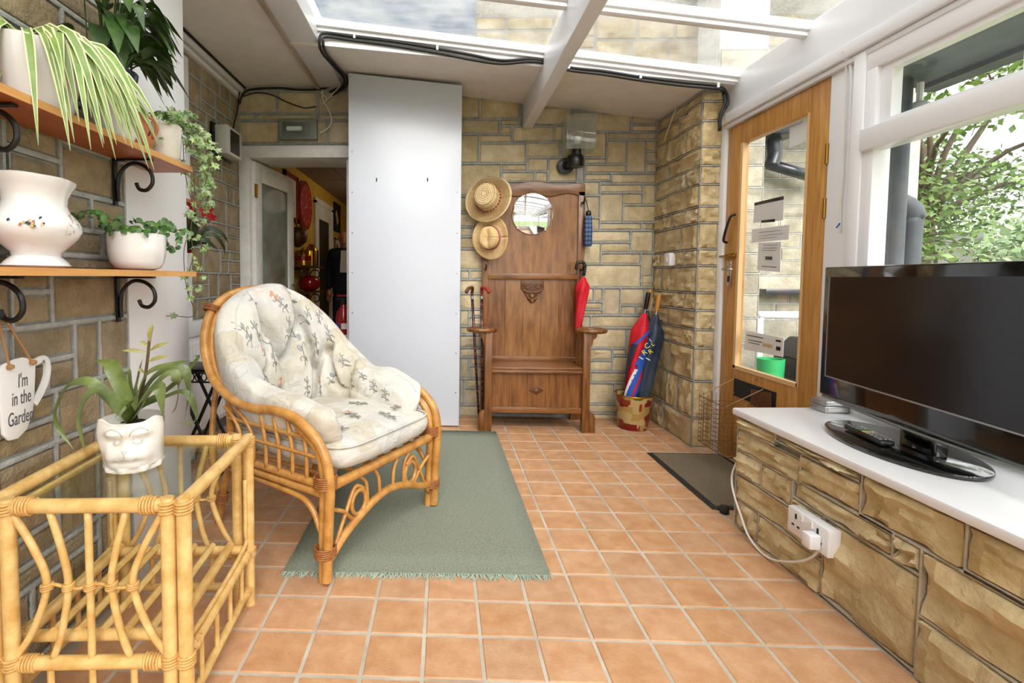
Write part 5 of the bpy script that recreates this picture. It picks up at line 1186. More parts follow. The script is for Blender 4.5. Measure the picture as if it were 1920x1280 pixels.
for i in range(M_+1):
    u = i/M_*2-1; c = SPL[i]; tz, ln, th = SV[i]
    tg = (SPL[min(i+1, M_)]-SPL[max(i-1, 0)]).normalized(); inw = Vector((tg.y, -tg.x, 0))
    endk = min(1, (1-abs(u))/.10); endk = math.sqrt(max(0, 1-(1-endk)**2)) if endk < 1 else 1
    bz = .45; mid = (bz+tz)/2; hh = (tz-bz)/2*(.35+.65*endk); th2 = th*(.12+.88*endk)
    row = []
    for j in range(NV+1):
        a = 2*PI*j/NV; ca, sa = math.cos(a), math.sin(a)
        v = (ca*.5+.5)
        hv = math.copysign(abs(ca)**.8, ca); dv = math.copysign(abs(sa)**.75, sa)
        p = c + Vector((0, 0, mid+hh*hv)) - inw*(ln*(v-.35))
        if sa > 0:
            dmin = min(segd((u, v), *q) for q in creases); db = min(math.hypot((u-q[0])*1.5, (v-q[1])*.8) for q in buttons)
            k = 1.12-.62*math.exp(-(dmin/.034)**2)-.12*math.exp(-(dmin/.1)**2)-.4*math.exp(-(db/.06)**2)
            pu = noise.noise(Vector((u*5, v*4, 1.7)))*.1+noise.noise(Vector((u*14, v*7, 2.7)))*.07
            p = p+inw*(dv*th2*.55*(k+pu))
        else: p = p+inw*(dv*th2*.45)
        p = p + Vector((0, 0, .012*noise.noise(Vector((u*9, v*5, 4.1)))*endk))
        row.append(p)
    rows.append(row)
bc = MB().grid(rows)
bc.f.append(tuple(range(NV))); bc.f.append(tuple(M_*(NV+1)+j for j in range(NV)))
bc = bc.build('back_cushion', 'cushion', ch, smooth=True)
def on_cushion(u, v):
    i = round((u+1)/2*M_); best = min(range(1, NV//2), key=lambda j: abs((math.cos(2*PI*j/NV)*.5+.5)-v)); return rows[i][best]
for q in buttons: p = on_cushion(*q); MB().lathe([(0, -.008), (.009, -.003), (.009, .003), (0, .008)], 10, p).build('button', 'cushion', bc, smooth=True)
MB().tube([r_[3] for r_ in rows[3:-3]], .004, 6).build('piping', 'cushion', bc, smooth=True)

# printed sprigs and flowers on the cushions
rsg = random.Random(5)
def cush_pt(u, v):
    i = max(0, min(M_-1e-6, (u+1)/2*M_)); a = math.acos(max(-1, min(1, 2*v-1)))/(2*PI)*NV
    i0, j0 = int(i), int(a); fi, fj = i-i0, a-j0
    p = rows[i0][j0].lerp(rows[i0+1][j0], fi).lerp(rows[i0][min(j0+1, NV)].lerp(rows[i0+1][min(j0+1, NV)], fi), fj)
    q = (rows[i0+1][j0]-rows[i0][j0]).cross(rows[i0][j0+1]-rows[i0][j0]).normalized()
    if q.dot(Vector((.25, 0, .75))-p) < 0: q = -q
    return p, q
def seat_pt(u, v): 
    x, y = .055+u, v; return Vector((x, y, .418+.068*(max(0, 1-(abs(x-.055)/.325)**7))**.3+.02*max(0, 1-((x-.05)/.3)**2-(y/.3)**2)+.004)), Vector((0, 0, 1))
def sprig(parent, fn, u, v, su, sv, ang, flower):
    ca, sa = math.cos(ang), math.sin(ang)
    def mp(x, y): return fn(u+(x*ca-y*sa)*su, v+(x*sa+y*ca)*sv)
    def line(pts, r): 
        L_ = []
        for x, y in pts: p, q = mp(x, y); L_.append(p+q*.0004)
        MB().tube(L_, r, 4).build('printed_stem', 'print_grey', parent)
    def petal(x, y, a, l, w, m):
        o_ = []
        for k in range(7):
            tt = k/6; x0, y0 = x+math.cos(a)*l*tt, y+math.sin(a)*l*tt; ww = w*math.sin(tt*PI)+.02
            p1, q1 = mp(x0-math.sin(a)*ww, y0+math.cos(a)*ww); p2, q2 = mp(x0+math.sin(a)*ww, y0-math.cos(a)*ww); o_.append((p1+q1*.0012, p2+q2*.0012))
        MB().grid(o_).build('printed_leaf', m, parent, smooth=True)
    line([(0, -1), (.08, -.5), (0, 0), (-.1, .5), (0, .9)], .0024)
    line([(0, 0), (.25, .2), (.45, .15), (.42, -.02)], .002); line([(.05, -.5), (-.25, -.35), (-.42, -.45), (-.4, -.6)], .002); line([(-.08, .45), (-.35, .55), (-.4, .75)], .002)
    petal(.05, -.5, rsg.uniform(-.6, .3), .45, .12, 'print_grey'); petal(-.05, .3, rsg.uniform(.2, 1), .45, .12, 'print_slate'); petal(0, -.1, rsg.uniform(2.6, 3.4), .45, .12, 'print_slate')
    if flower:
        for k in range(6): petal(0, .85, k*PI/3+.2, .42, .15, 'print_rust' if k % 3 else 'print_pale')
mat('print_grey', rgb(128, 128, 120), rough=.9); mat('print_slate', rgb(156, 160, 160), rough=.9); mat('print_rust', rgb(200, 142, 116), rough=.9); mat('print_pale', rgb(224, 200, 184), rough=.9)
for (u, v, a, fl_) in ((-.46, .72, .3, 0), (-.40, .42, -.4, 0), (-.26, .78, .2, 0), (-.24, .52, .5, 1), (-.12, .5, .1, 0), (.0, .82, .6, 1), (.02, .6, -.3, 0), (.10, .5, .2, 0), (.18, .78, -.5, 0), (.24, .56, .3, 0), (.13, .2, .1, 0), (-.08, .2, -.2, 1), (.3, .22, .2, 1), (.42, .45, -.3, 0), (.55, .55, .4, 0), (.70, .6, .2, 0), (.78, .5, .1, 0), (-.62, .7, .4, 0), (-.75, .72, .2, 0), (-.86, .66, .1, 0), (.36, .84, .4, 0), (-.14, .9, .4, 0), (-.5, .5, .3, 1), (-.56, .85, .2, 0), (-.33, .9, -.3, 0), (.1, .92, .5, 0), (.28, .92, -.2, 1), (.48, .78, .1, 0), (.62, .75, .3, 0), (-.68, .5, .1, 0), (-.8, .5, .3, 0)):
    sprig(bc, cush_pt, u, v, .055, .115, a, fl_)
for (u, v, a, fl_) in ((.15, -.05, 1.2, 1), (.2, .18, .3, 1), (.05, .1, 2, 0), (-.05, -.1, .5, 0), (.2, -.2, 2.5, 0), (.24, .06, 1.5, 0)): sprig(sc_, seat_pt, u, v, .045, .045, a, fl_)
# ------------------------------------------------------------------ wall shelves on the left
XS0, XS1 = XL+.016, -.945
def shelf(z, Y1, label):
    t = thing('wall_shelf', label, 'shelf', (XL, 1.4, z))
    bd = MB().box(XS0, .78, z, XS1-.003, Y1-.003, z+.019).build('board', 'shelf_wood', t)
    MB().box(XS1-.003, .78, z, XS1, Y1, z+.019).box(XS0, Y1-.003, z, XS1, Y1, z+.019).build('edging', 'shelf_edge', bd)
    for Y in (1.14, 1.68):
        b_ = MB()
        b_.box(XS0-.001, Y-.009, z-.155, XS0+.006, Y+.009, z)
        b_.box(XS0, Y-.009, z-.007, XS1-.03, Y+.009, z-.001)
        c = [(XS0+.012, z-.14), (XS0+.012, z-.085), (XS0+.022, z-.045), (XS0+.055, z-.017), (XS0+.095, z-.02), (XS0+.125, z-.045), (XS0+.13, z-.08), (XS0+.11, z-.103), (XS0+.085, z-.1), (XS0+.075, z-.08)]
        b_.tube(spline([(x, Y, zz) for x, zz in c], 5), .0065, 8)
        o = b_.build('bracket', 'black_iron', t, smooth='auto')
        MB().lathe([(.004, 0), (.004, .003)], 8).build('screw', 'steel', o).matrix_local = Matrix.Translation(Vector((XS0+.006, Y, z-.145))-Vector((XL, 1.4, z))) @ Matrix.Rotation(PI/2, 4, 'Y')
    return t
Z1, Z2 = 1.450, 1.059
shelf(Z1, 1.905, 'upper brown shelf on black scrolled brackets carrying trailing plants')
shelf(Z2, 1.915, 'lower brown shelf on black scrolled brackets carrying two white pots')
S1, S2 = Z1+.019, Z2+.019
rp = random.Random(31)
def strap(c, ang, reach, rise, drop, w, n=9, tw=0):
    """arching strap leaf path from crown c"""
    d = Vector((math.cos(ang), math.sin(ang), 0)); P_ = []
    for i in range(n):
        u = i/(n-1); P_.append(Vector(c)+d*(reach*(u**.85))+Vector((0, 0, rise*math.sin(min(1, u*1.25)*PI*.5)*(1-u*.0)-(rise+drop)*max(0, (u-.35)/.65)**1.8)))
    ws = [w*(.45+.55*math.sin(min(1, u*2.2)*PI/2))*(1-max(0, (u-.55)/.45)**1.6*.97) for u in [i/(n-1) for i in range(n)]]
    return P_, ws
# spider plant
SPX, SPY = -1.02, 1.27
t = thing('spider_plant', 'variegated spider plant spilling from a white planter at the left of the upper shelf', 'plant', (SPX, SPY, S1))
MB().lathe([(.0, .001), (.062, .001), (.07, .02), (.085, .12), (.09, .155), (.086, .158), (.08, .13), (.0, .13)], 28, (SPX, SPY, S1), .92, 1.25).build('pot', 'ceramic', t, smooth='auto')
crown = Vector((SPX, SPY, S1+.155))
def blade(t, path, ws, edge=True, name='leaf', m='leaf_stripe', up=(0, 0, 1)):
    lf = MB().leaf(path, ws, up, .25).build(name, m, t, smooth=True, recalc=False)
    if edge:
        mb = MB(); path = [Vector(p) for p in path]; upv = Vector(up)
        for sd in (-1, 1):
            R_ = []
            for i, p in enumerate(path):
                tt = (path[min(i+1, len(path)-1)]-path[max(i-1, 0)]).normalized(); side = tt.cross(upv); side = side.normalized() if side.length > 1e-4 else Vector((1, 0, 0)); nn = side.cross(tt).normalized(); w = ws[i]
                R_.append((p+side*sd*w*.66+nn*(w*.165+.0008), p+side*sd*w*1.02+nn*(w*.255+.0008)))
            mb.grid(R_)
        mb.build('margin', 'leaf_cream', lf, smooth=True, recalc=False)
    return lf
for k_ in range(50):
    a = rp.choice([rp.uniform(-.9, 1.3), rp.uniform(.1, 1.2), rp.uniform(-.5, .7)]) if k_ < 44 else rp.uniform(-2, -1)
    rc = rp.uniform(.12, .18)+.14*max(0, math.sin(a)); rs = rp.uniform(.015, .06); dr = rp.uniform(.1, .27)*(1 if a < 1 else .75)
    P_, ws = strap(crown+Vector((rp.uniform(-.012, .012), rp.uniform(-.05, .05), 0)), a, rc, rs, dr, .0105*rp.uniform(.75, 1.2)); blade(t, P_, ws, up=(.45, -.7, .5))
# peace lily in navy pot inside a floral planter
LX, LY = -1.015, 1.53
t = thing('peace_lily', 'dark green peace lily in a navy pot inside a white floral planter', 'plant', (LX, LY, S1))
MB().lathe([(.0, .001), (.06, .001), (.068, .02), (.07, .12), (.074, .165), (.07, .167), (.066, .12), (.0, .12)], 28, (LX, LY, S1), 1, 1.1).build('planter', 'china_floral', t, smooth='auto')
MB().lathe([(.055, .10), (.066, .17), (.078, .19), (.08, .205), (.074, .206), (.068, .185), (.0, .18)], 28, (LX, LY, S1)).build('pot', 'navy_pot', t, smooth='auto')
MB().lathe([(.0, .183), (.066, .184), (.0, .187)], 16, (LX, LY, S1)).build('soil', 'soil', t)
for k_ in range(52):
    a = rp.uniform(-1.7, 1.9) if k_ < 44 else rp.uniform(0, 2*PI)
    if math.cos(a) < -.3: a = rp.uniform(-1.2, 1.2)
    L_ = rp.uniform(.10, .24); h = rp.uniform(.06, .3); d = Vector((math.cos(a)*.85, math.sin(a), 0))
    s0 = Vector((LX, LY, S1+.185))+d*rp.uniform(.0, .04); e0 = s0+d*L_*.5+Vector((0, 0, h))
    tip = e0+d*rp.uniform(.07, .13)+Vector((0, 0, rp.uniform(-.15, -.02)))
    MB().tube(spline([s0, s0.lerp(e0, .5)+Vector((0, 0, .03)), e0], 4), [.0026]*5+[.002]*4, 5).build('stalk', 'leaf_dark', t)
    mid = e0.lerp(tip, .4)+Vector((0, 0, .025)); P_ = spline([e0, mid, tip], 5); n = len(P_); w = rp.uniform(.02, .032)
    MB().leaf(P_, [max(.0006, w*math.sin(min(1, (i/(n-1))**.75)*PI)) for i in range(n)], (0, 0, 1), .3).build('leaf', 'leaf_dark', t, smooth=True, recalc=False)
MB().tube([(LX-.01, LY-.07, S1+.18), (LX-.0, LY-.10, S1+.42)], .002, 5).build('flower_stalk', 'leaf_dark', t)
MB().leaf(spline([(LX, LY-.10, S1+.42), (LX+.005, LY-.105, S1+.47), (LX+.01, LY-.11, S1+.52)], 4), [.002, .012, .02, .022, .02, .014, .009, .004, .001], (1, 0, 0), .4).build('flower', 'leaf_cream', t, smooth=True, recalc=False)
# terracotta jug
JX, JY = -1.005, 1.665
t = thing('terracotta_jug', 'little terracotta jug between the floral planter and the ivy pot', 'jug', (JX, JY, S1))
MB().lathe([(.0, .001), (.032, .001), (.042, .03), (.044, .06), (.034, .09), (.026, .105), (.03, .122), (.026, .122), (.022, .105), (.0, .1)], 20, (JX, JY, S1)).build('body', 'terracotta', t, smooth='auto')
MB().tube(spline([(JX+.03, JY-.02, S1+.112), (JX+.055, JY-.01, S1+.1), (JX+.058, JY, S1+.07), (JX+.042, JY, S1+.045)], 4), .006, 8).build('handle', 'terracotta', t, smooth=True)
for i in range(5): a = -.9+i*.45; MB().leaf([Vector((JX+.0445*math.cos(a), JY+.0445*math.sin(a), S1+.045)), Vector((JX+.0455*math.cos(a+.1), JY+.0455*math.sin(a+.1), S1+.055)), Vector((JX+.0435*math.cos(a+.2), JY+.0435*math.sin(a+.2), S1+.065))], [.001, .004, .001], (1, 0, 0), 0).build('painted_leaf', 'ink_dark', t, recalc=False)
# ivy
def ivy_mesh(name, m, lobes):
    pts = [(0, 0, 0)]; n = len(lobes)
    for i, (a, r) in enumerate(lobes): pts.append((r*math.sin(a), r*math.cos(a)+.25, .06*math.cos(a*2)-.12*abs(math.sin(a))*r))
    pts[0] = (0, .3, .08)
    me = bpy.data.meshes.new(name); me.from_pydata(pts, [], [(0, i, i+1) for i in range(1, n)]+[(0, n, 1)])
    me.materials.append(MATS[m]); return me
IVY = ivy_mesh('leaf', 'leaf_ivy', [(0, .85), (.35, .42), (.85, .7), (1.25, .38), (2.0, .55), (2.7, .25), (PI, .22), (3.58, .25), (4.28, .55), (5.03, .38), (5.43, .7), (5.93, .42)])
RND = ivy_mesh('leaf', 'leaf_pot', [(0, .55), (.5, .58), (1.0, .6), (1.5, .58), (2.0, .52), (2.6, .42), (PI, .3), (3.68, .42), (4.28, .52), (4.78, .58), (5.28, .6), (5.78, .58)])
def put_leaf(t, me, p, size, rnd, face=Vector((.6, -.7, .5)), name='leaf'):
    z = (face+Vector((rnd.gauss(0, .45), rnd.gauss(0, .45), rnd.gauss(0, .45)))).normalized(); y = Vector((rnd.gauss(0, .6), rnd.gauss(0, .6), -.6+rnd.gauss(0, .6))); y = (y-z*y.dot(z)).normalized(); x = y.cross(z)
    M4 = Matrix(((x.x*size, y.x*size, z.x*size, p[0]), (x.y*size, y.y*size, z.y*size, p[1]), (x.z*size, y.z*size, z.z*size, p[2]), (0, 0, 0, 1)))
    inst(name, me, M4, t)
IX, IY = -1.0, 1.79
t = thing('ivy_plant', 'variegated ivy trailing from a white pot at the end of the upper shelf', 'plant', (IX, IY, S1))
MB().lathe([(.0, .001), (.05, .001), (.058, .012), (.064, .09), (.066, .118), (.062, .12), (.058, .1), (.0, .098)], 26, (IX, IY, S1)).build('pot', 'ceramic_cream', t, smooth='auto')
MB().lathe([(.0, .099), (.058, .1), (.0, .103)], 14, (IX, IY, S1)).build('soil', 'soil', t)
ri = random.Random(12)
for k_ in range(48):
    a = ri.uniform(0, 2*PI); r = .09*math.sqrt(ri.random()); put_leaf(t, IVY, (IX+r*math.cos(a)+.01, IY+r*math.sin(a)*1.3, S1+.12+ri.uniform(0, .045)), ri.uniform(.02, .03), ri, Vector((.4, -.5, .8)))
def pxs(l, Y): return [ony(x, y, Y) for x, y in l]
trails = [pxs([(318, 225), (345, 240), (360, 300), (365, 370), (358, 430), (362, 480), (352, 520), (355, 560)], 1.86), pxs([(310, 215), (350, 225), (385, 265), (392, 310), (380, 360)], 1.84), pxs([(320, 220), (352, 250), (378, 300), (390, 350), (385, 400)], 1.93),
          pxs([(315, 222), (340, 250), (345, 300), (352, 350), (372, 420), (378, 480), (370, 530), (378, 545)], 1.95), pxs([(300, 212), (330, 210), (365, 230), (398, 275)], 1.9), pxs([(358, 430), (345, 470), (350, 540), (365, 590), (325, 592), (310, 592)], 1.99)]
for q, tr in enumerate(trails):
    P_ = spline(tr, 7); MB().tube(P_, .0016, 5).build('vine', 'stem', t)
    step = 1 if q in (1, 2, 4) else (2 if q != 5 else 9)
    for i in range(2, len(P_), step):
        for _ in range(1 if q in (0, 3, 5) else 2): put_leaf(t, IVY, P_[i]+Vector((ri.gauss(0, .012), ri.gauss(0, .012), ri.gauss(0, .01))), ri.uniform(.02, .032), ri)
for x, y in ((270, 250), (285, 270), (262, 240), (300, 262)): put_leaf(t, IVY, ony(x, y, 1.71), .017, ri)
# jardiniere
GX, GY = -1.022, 1.245
t = thing('jardiniere', 'large ornate white china jardiniere with small painted flowers on the lower shelf', 'vase', (GX, GY, S2), local=True)
def wob(a, v): return 1+(.06*math.cos(6*a)*max(0, (v-.6)/.4) if v > .6 else .0)+(.02*math.cos(6*a) if v < .1 else 0)
JP = [(.0, .001), (.074, .001), (.082, .006), (.074, .016), (.058, .03), (.06, .04), (.078, .055), (.1, .075), (.113, .095), (.112, .11), (.1, .128), (.084, .142), (.076, .16), (.078, .18), (.088, .2), (.098, .214), (.1, .222), (.095, .224), (.08, .205), (.068, .18), (.066, .15), (.0, .14)]
MB().lathe(JP, 48, (0, 0, 0), .74, 1.06, wob).build('body', 'china_floral', t, smooth='auto')
# flower spray painted on its front
for k_ in range(16):
    a = math.radians(-50)+rp.gauss(0, .16); z = .1+rp.gauss(0, .009); r_ = .114
    MB().leaf([(r_*math.cos(a)*.75, r_*math.sin(a)*1.075, z), (r_*math.cos(a+.03)*.755, r_*math.sin(a+.03)*1.08, z+.004), (r_*math.cos(a+.06)*.75, r_*math.sin(a+.06)*1.075, z+.007)], [.0005, .003, .0005], (1, -1, 0), 0).build('painted_flower', rp.choice(['terracotta', 'leaf_stripe', 'hat_navy', 'straw_plain']), t, recalc=False)
# white oval pot with creeping plant
OX, OY = -1.0, 1.63
t = thing('potted_creeper', 'smooth white oval pot of small round-leaved creeper on the lower shelf', 'plant', (OX, OY, S2))
MB().lathe([(.0, .001), (.05, .001), (.07, .008), (.082, .028), (.088, .06), (.09, .115), (.087, .118), (.083, .1), (.0, .098)], 32, (OX, OY, S2), .9, 1.12).build('pot', 'ceramic', t, smooth='auto')
MB().lathe([(.0, .099), (.083, .1), (.0, .104)], 16, (OX, OY, S2), .9, 1.1).build('soil', 'soil', t)
for k_ in range(78):
    a = rp.uniform(0, 2*PI); r = .1*math.sqrt(rp.random()); put_leaf(t, RND, (OX+r*math.cos(a)*.9, OY+r*math.sin(a)*1.15, S2+.115+rp.uniform(0, .05)-.3*max(0, r-.085)), rp.uniform(.016, .025), rp, Vector((.4, -.5, .8)))
for tr in (pxs([(215, 415), (180, 400), (150, 402), (135, 410)], 1.5), pxs([(300, 420), (320, 425), (335, 440), (330, 460)], 1.72), pxs([(300, 415), (325, 430), (350, 432)], 1.75), pxs([(310, 430), (315, 460), (322, 470)], 1.72), pxs([(215, 430), (213, 445)], 1.56)):
    P_ = spline(tr, 5); MB().tube(P_, .0014, 5).build('stem', 'stem', t)
    for p in P_[1:]: put_leaf(t, RND, p+Vector((rp.gauss(0, .006), rp.gauss(0, .006), rp.gauss(0, .006))), rp.uniform(.016, .023), rp)
# hanging mug sign
SX = -1.085
t = thing('mug_sign', 'white mug-shaped hanging sign reading I\'m in the Garden', 'sign', (SX, 1.2, .65))
body = [(1.19, .668), (1.206, .648), (1.232, .645), (1.262, .66), (1.282, .70), (1.29, .75), (1.297, .83), (1.292, .84), (1.255, .85), (1.225, .848), (1.195, .84), (1.186, .832), (1.185, .75)]
bd = MB().prism(body, lambda u, v, d: (SX+d, u, v), 0, .008).build('plaque', 'ceramic', t, bevel=.0025)
hd_ = spline([(1.296, .83), (1.325, .835), (1.338, .815), (1.333, .78), (1.312, .745), (1.289, .72)], 6)
ho = MB(); 
for i, p in enumerate(hd_[:-1]): 
    q = hd_[i+1] if isinstance(hd_[i+1], Vector) else Vector(hd_[i+1]); dd = (q-p).normalized(); nn = Vector((-dd.y, dd.x))*.009
    ho.hexa([(SX, *(p-nn)), (SX, *(p+nn)), (SX, *(q+nn)), (SX, *(q-nn)), (SX+.008, *(p-nn)), (SX+.008, *(p+nn)), (SX+.008, *(q+nn)), (SX+.008, *(q-nn))])
ho.build('handle', 'ceramic', t)
for tx, (y, z), s_ in (("I'm", (1.252, .775), .05), ('in the', (1.246, .732), .05), ('Garden', (1.242, .682), .05)):
    me = text_mesh(tx, s_, .12, .0004); me.materials.append(MATS['ink'])
    M4 = Matrix(((0, 0, 1, SX+.0085), (.52, 0, 0, y), (0, 1, 0, z), (0, 0, 0, 1))); inst('lettering', me, M4, t)
for y in (1.212, 1.282): 
    MB().lathe([(0, -.008), (.009, -.003), (.009, .004), (0, .008)], 8, (SX+.012, y, .832)).build('knot', 'rope', t, smooth=True)
    MB().tube([(SX+.01, y, .832), (SX+.006, 1.2+(y-1.245)*.3, .95), (-.99, 1.15, Z2-.105)], .0032, 6).build('cord', 'rope', t)
mat('glaze', rgb(196, 186, 170), rough=.3)
# bromeliad in the animal-face pot on the table
BXX, BYY, BZ = -.848, 1.345, TZ-.0215; PS = .92
t = thing('bromeliad', 'bromeliad with a pale flower spike in a white animal-face pot on the rattan table', 'plant', (BXX, BYY, BZ))
n = 132; rows = []
prof = [(.0, .001), (.072, .001), (.078, .008), (.077, .03), (.08, .06), (.082, .09), (.08, .12), (.083, .14), (.087, .15), (.083, .152), (.076, .14), (.0, .13)]
fa = math.atan2(-BYY, -BXX*.55)
def G(a, z, a0, z0, wa, wz): d = (a-fa-a0+PI) % (2*PI)-PI; return math.exp(-(d/wa)**2-((z-z0)/wz)**2)
fine = [(.0, .001), (.072, .001)]+[(.077+.008*k/40, .006+.145*k/40) for k in range(41)]+[(.08, .15), (.075, .138), (.0, .13)]
for (r, z) in fine:
    row = []
    for j in range(n+1):
        a = 2*PI*j/n; rr = r
        if r > .07 and z > .004:
            rr += 1.5*.016*G(a, z, 0, .062, .34, .026)                                     # muzzle
            rr += 1.5*.006*G(a, z, 0, .073, .1, .012)                                       # nose
            rr += 1.5*.010*(G(a, z, -.5, .055, .3, .03)+G(a, z, .5, .055, .3, .03))         # cheeks
            rr -= 1.5*.011*(G(a, z, -.36, .097, .2, .013)+G(a, z, .36, .097, .2, .013))     # eyes
            rr += 1.5*.007*(G(a, z, -.36, .097, .09, .007)+G(a, z, .36, .097, .09, .007))
            rr += 1.5*.010*(G(a, z, -.42, .122, .3, .014)+G(a, z, .42, .122, .3, .014))     # brows
            rr += 1.5*.008*(G(a, z, -1.1, .11, .3, .05)+G(a, z, 1.1, .11, .3, .05))         # ears
            rr -= 1.5*.006*G(a, z, 0, .04, .4, .007)
            rr += 1.5*.003*math.cos(9*a)*(z < .02)
        zz = z+(.012*(G(a, z, -.9, .15, .25, .03)+G(a, z, .9, .15, .25, .03)) if z > .13 else 0)
        row.append((BXX+PS*rr*math.cos(a), BYY+PS*rr*math.sin(a), BZ+PS*zz))
    rows.append(row)
MB().grid(rows).build('pot', 'ceramic_cream', t, smooth=True)
def pot_pt(a, z, e=.0):
    a_ = fa+a; i_ = min(range(3, 42), key=lambda k: abs(fine[k][1]-z)); j_ = int(round((a_ % (2*PI))/(2*PI)*n)); p = Vector(rows[i_][j_]); d_ = Vector((math.cos(a_), math.sin(a_), 0)); return p+d_*e
for l_ in ([(-.5, .098), (-.42, .091), (-.3, .09), (-.2, .096)], [(.5, .098), (.42, .091), (.3, .09), (.2, .096)], [(-.07, .078), (0, .072), (.07, .078)], [(0, .072), (0, .06)], [(-.3, .058), (-.15, .051), (0, .056), (.15, .051), (.3, .058)], [(-.62, .125), (-.45, .135), (-.2, .128), (-.1, .115)], [(.62, .125), (.45, .135), (.2, .128), (.1, .115)]):
    MB().tube(spline([pot_pt(a, z, .0004) for a, z in l_], 4), .0016, 5).build('glaze_line', 'glaze', t, smooth=True)
MB().lathe([(.0, .12), (.068, .121), (.0, .125)], 16, (BXX, BYY, BZ)).build('soil', 'soil', t)
cr_ = Vector((BXX, BYY, BZ+.125))
def P3(l): return [cr_]+[ony(x, y, BYY+dy) for x, y, dy in l]
bl_ = [([(225, 765, 0), (190, 735, -.03), (165, 745, -.05), (150, 790, -.06), (160, 848, -.07)], .02), ([(215, 755, .02), (170, 718, 0), (130, 725, 0), (108, 765, 0), (110, 800, 0), (138, 842, .0)], .017), ([(235, 740, .03), (215, 695, .04), (203, 682, .05), (175, 675, .06)], .022), ([(232, 745, .05), (222, 700, .06), (218, 680, .07)], .012),
       ([(262, 755, .02), (290, 710, .03), (325, 690, .04), (350, 700, .05), (355, 740, .05), (345, 790, .05)], .017), ([(265, 755, -.02), (300, 715, -.02), (322, 700, -.01), (336, 720, 0), (332, 760, .02), (322, 775, .02)], .016), ([(262, 770, -.04), (285, 735, -.06), (300, 728, -.07), (305, 760, -.08), (308, 790, -.08)], .018),
       ([(265, 760, .03), (310, 735, .05), (350, 700, .08), (372, 670, .1), (362, 668, .12)], .013), ([(265, 765, 0), (310, 745, .02), (345, 735, .04), (365, 760, .05), (366, 790, .05), (330, 795, .06)], .010), ([(240, 770, -.05), (250, 752, -.07), (232, 760, -.1), (215, 785, -.11)], .02), ([(255, 740, .05), (262, 700, .05), (267, 672, .05)], .011), ([(248, 740, .04), (244, 700, .04), (238, 688, .04)], .009), ([(260, 745, .01), (275, 705, .0), (300, 690, 0), (340, 680, .01), (358, 675, .02)], .014)]
for l, w in bl_:
    P_ = spline(P3(l), 4); k_ = len(P_); MB().leaf(P_, [w*(.75+.25*math.sin(i/(k_-1)*PI))*(1-max(0, (i/(k_-1)-.55)/.45)**1.5*.97) for i in range(k_)], (-.25, -.5, .8), .3).build('leaf', 'leaf_bromeliad', t, smooth=True, recalc=False)
sk = spline(P3([(270, 715, .03), (277, 670, .03), (280, 640, .03), (285, 612, .03)]), 6); MB().tube(sk, [.004]*len(sk), 6).build('flower_stem', 'stem', t, smooth=True)
for (x0, y0, x1, y1, w) in ((281, 645, 287, 607, .008), (277, 660, 228, 657, .005), (280, 658, 317, 642, .006), (278, 678, 317, 667, .006), (279, 648, 262, 642, .006), (272, 700, 260, 690, .005)):
    a_, b_ = ony(x0, y0, BYY+.03), ony(x1, y1, BYY+.02); P_ = spline([a_, a_.lerp(b_, .5)+Vector((0, -.004, .003)), b_], 4); k_ = len(P_)
    MB().leaf(P_, [max(.0005, w*math.sin(i/(k_-1)*PI)) for i in range(k_)], (0, -1, .3), .5).build('bract', 'bract', t, smooth=True, recalc=False)
# ------------------------------------------------------------------ far left corner: shelf, red-flowered plant, radiator, folding table
t = thing('corner_shelf', 'small wooden wall shelves behind the white boarded wall end', 'shelf', (XF, 2.6, 1.07))
for z in (1.06, 1.455): MB().box(XF+.012, 2.3, z, XF+.2, 2.80, z+.018).build('board', 'shelf_wood', t)
for z in (1.06, 1.455): MB().tube([(XF+.018, 2.5, z), (XF+.018, 2.5, z-.12)], .006).build('bracket', 'black_iron', t)
FX, FY = XF+.13, 2.70
t = thing('red_flower_plant', 'plant with red flowers and dark strap leaves in a white pot behind the ivy', 'plant', (FX, FY, 1.078))
MB().lathe([(.0, .0015), (.045, .0015), (.055, .1), (.05, .1), (.0, .09)], 20, (FX, FY, 1.078)).build('pot', 'ceramic', t, smooth='auto')
fc = Vector((FX, FY, 1.17))
for l, w in (([(352, 440), (345, 405), (342, 380)], .03), ([(370, 440), (395, 428), (418, 440), (428, 456)], .016), ([(372, 445), (400, 440), (418, 460), (422, 478)], .011), ([(375, 450), (395, 458), (408, 468)], .016), ([(355, 445), (350, 425), (360, 400)], .025), ([(372, 450), (382, 460), (380, 468)], .028), ([(365, 440), (362, 410), (368, 390)], .018)):
    P_ = spline([fc]+[ony(x, y, FY+.05*i) for i, (x, y) in enumerate(l)], 5); k_ = len(P_)
    MB().leaf(P_, [max(.0008, w*math.sin(min(1, (i/(k_-1))**.8)*PI)) for i in range(k_)], (.2, -1, .4), .2).build('leaf', 'leaf_deep', t, smooth=True, recalc=False)
for (x, y, s_) in ((388, 396, .055), (362, 386, .04), (398, 408, .035), (352, 466, .05)):
    p = ony(x, y, FY+.03); MB().tube([fc, p], .0022, 5).build('flower_stalk', 'stem', t)
    for k_ in range(5):
        a = k_*2*PI/5+.3; e = p+Vector((math.cos(a), -.15, math.sin(a)*.8))*s_*.8; P_ = [p, p.lerp(e, .5), e]; MB().leaf(P_, [.003, s_*.32, .002], (0, -1, .2), .2).build('petal', 'red_petal', t, smooth=True, recalc=False)
t = thing('radiator', 'white fluted panel radiator low on the far left wall', 'radiator', (XF, 3.1, .09))
x1 = XF+.07
MB().box(XF+.035, 2.35, .10, x1, 3.80, .775).build('panel', 'radiator', t, bevel=.006)
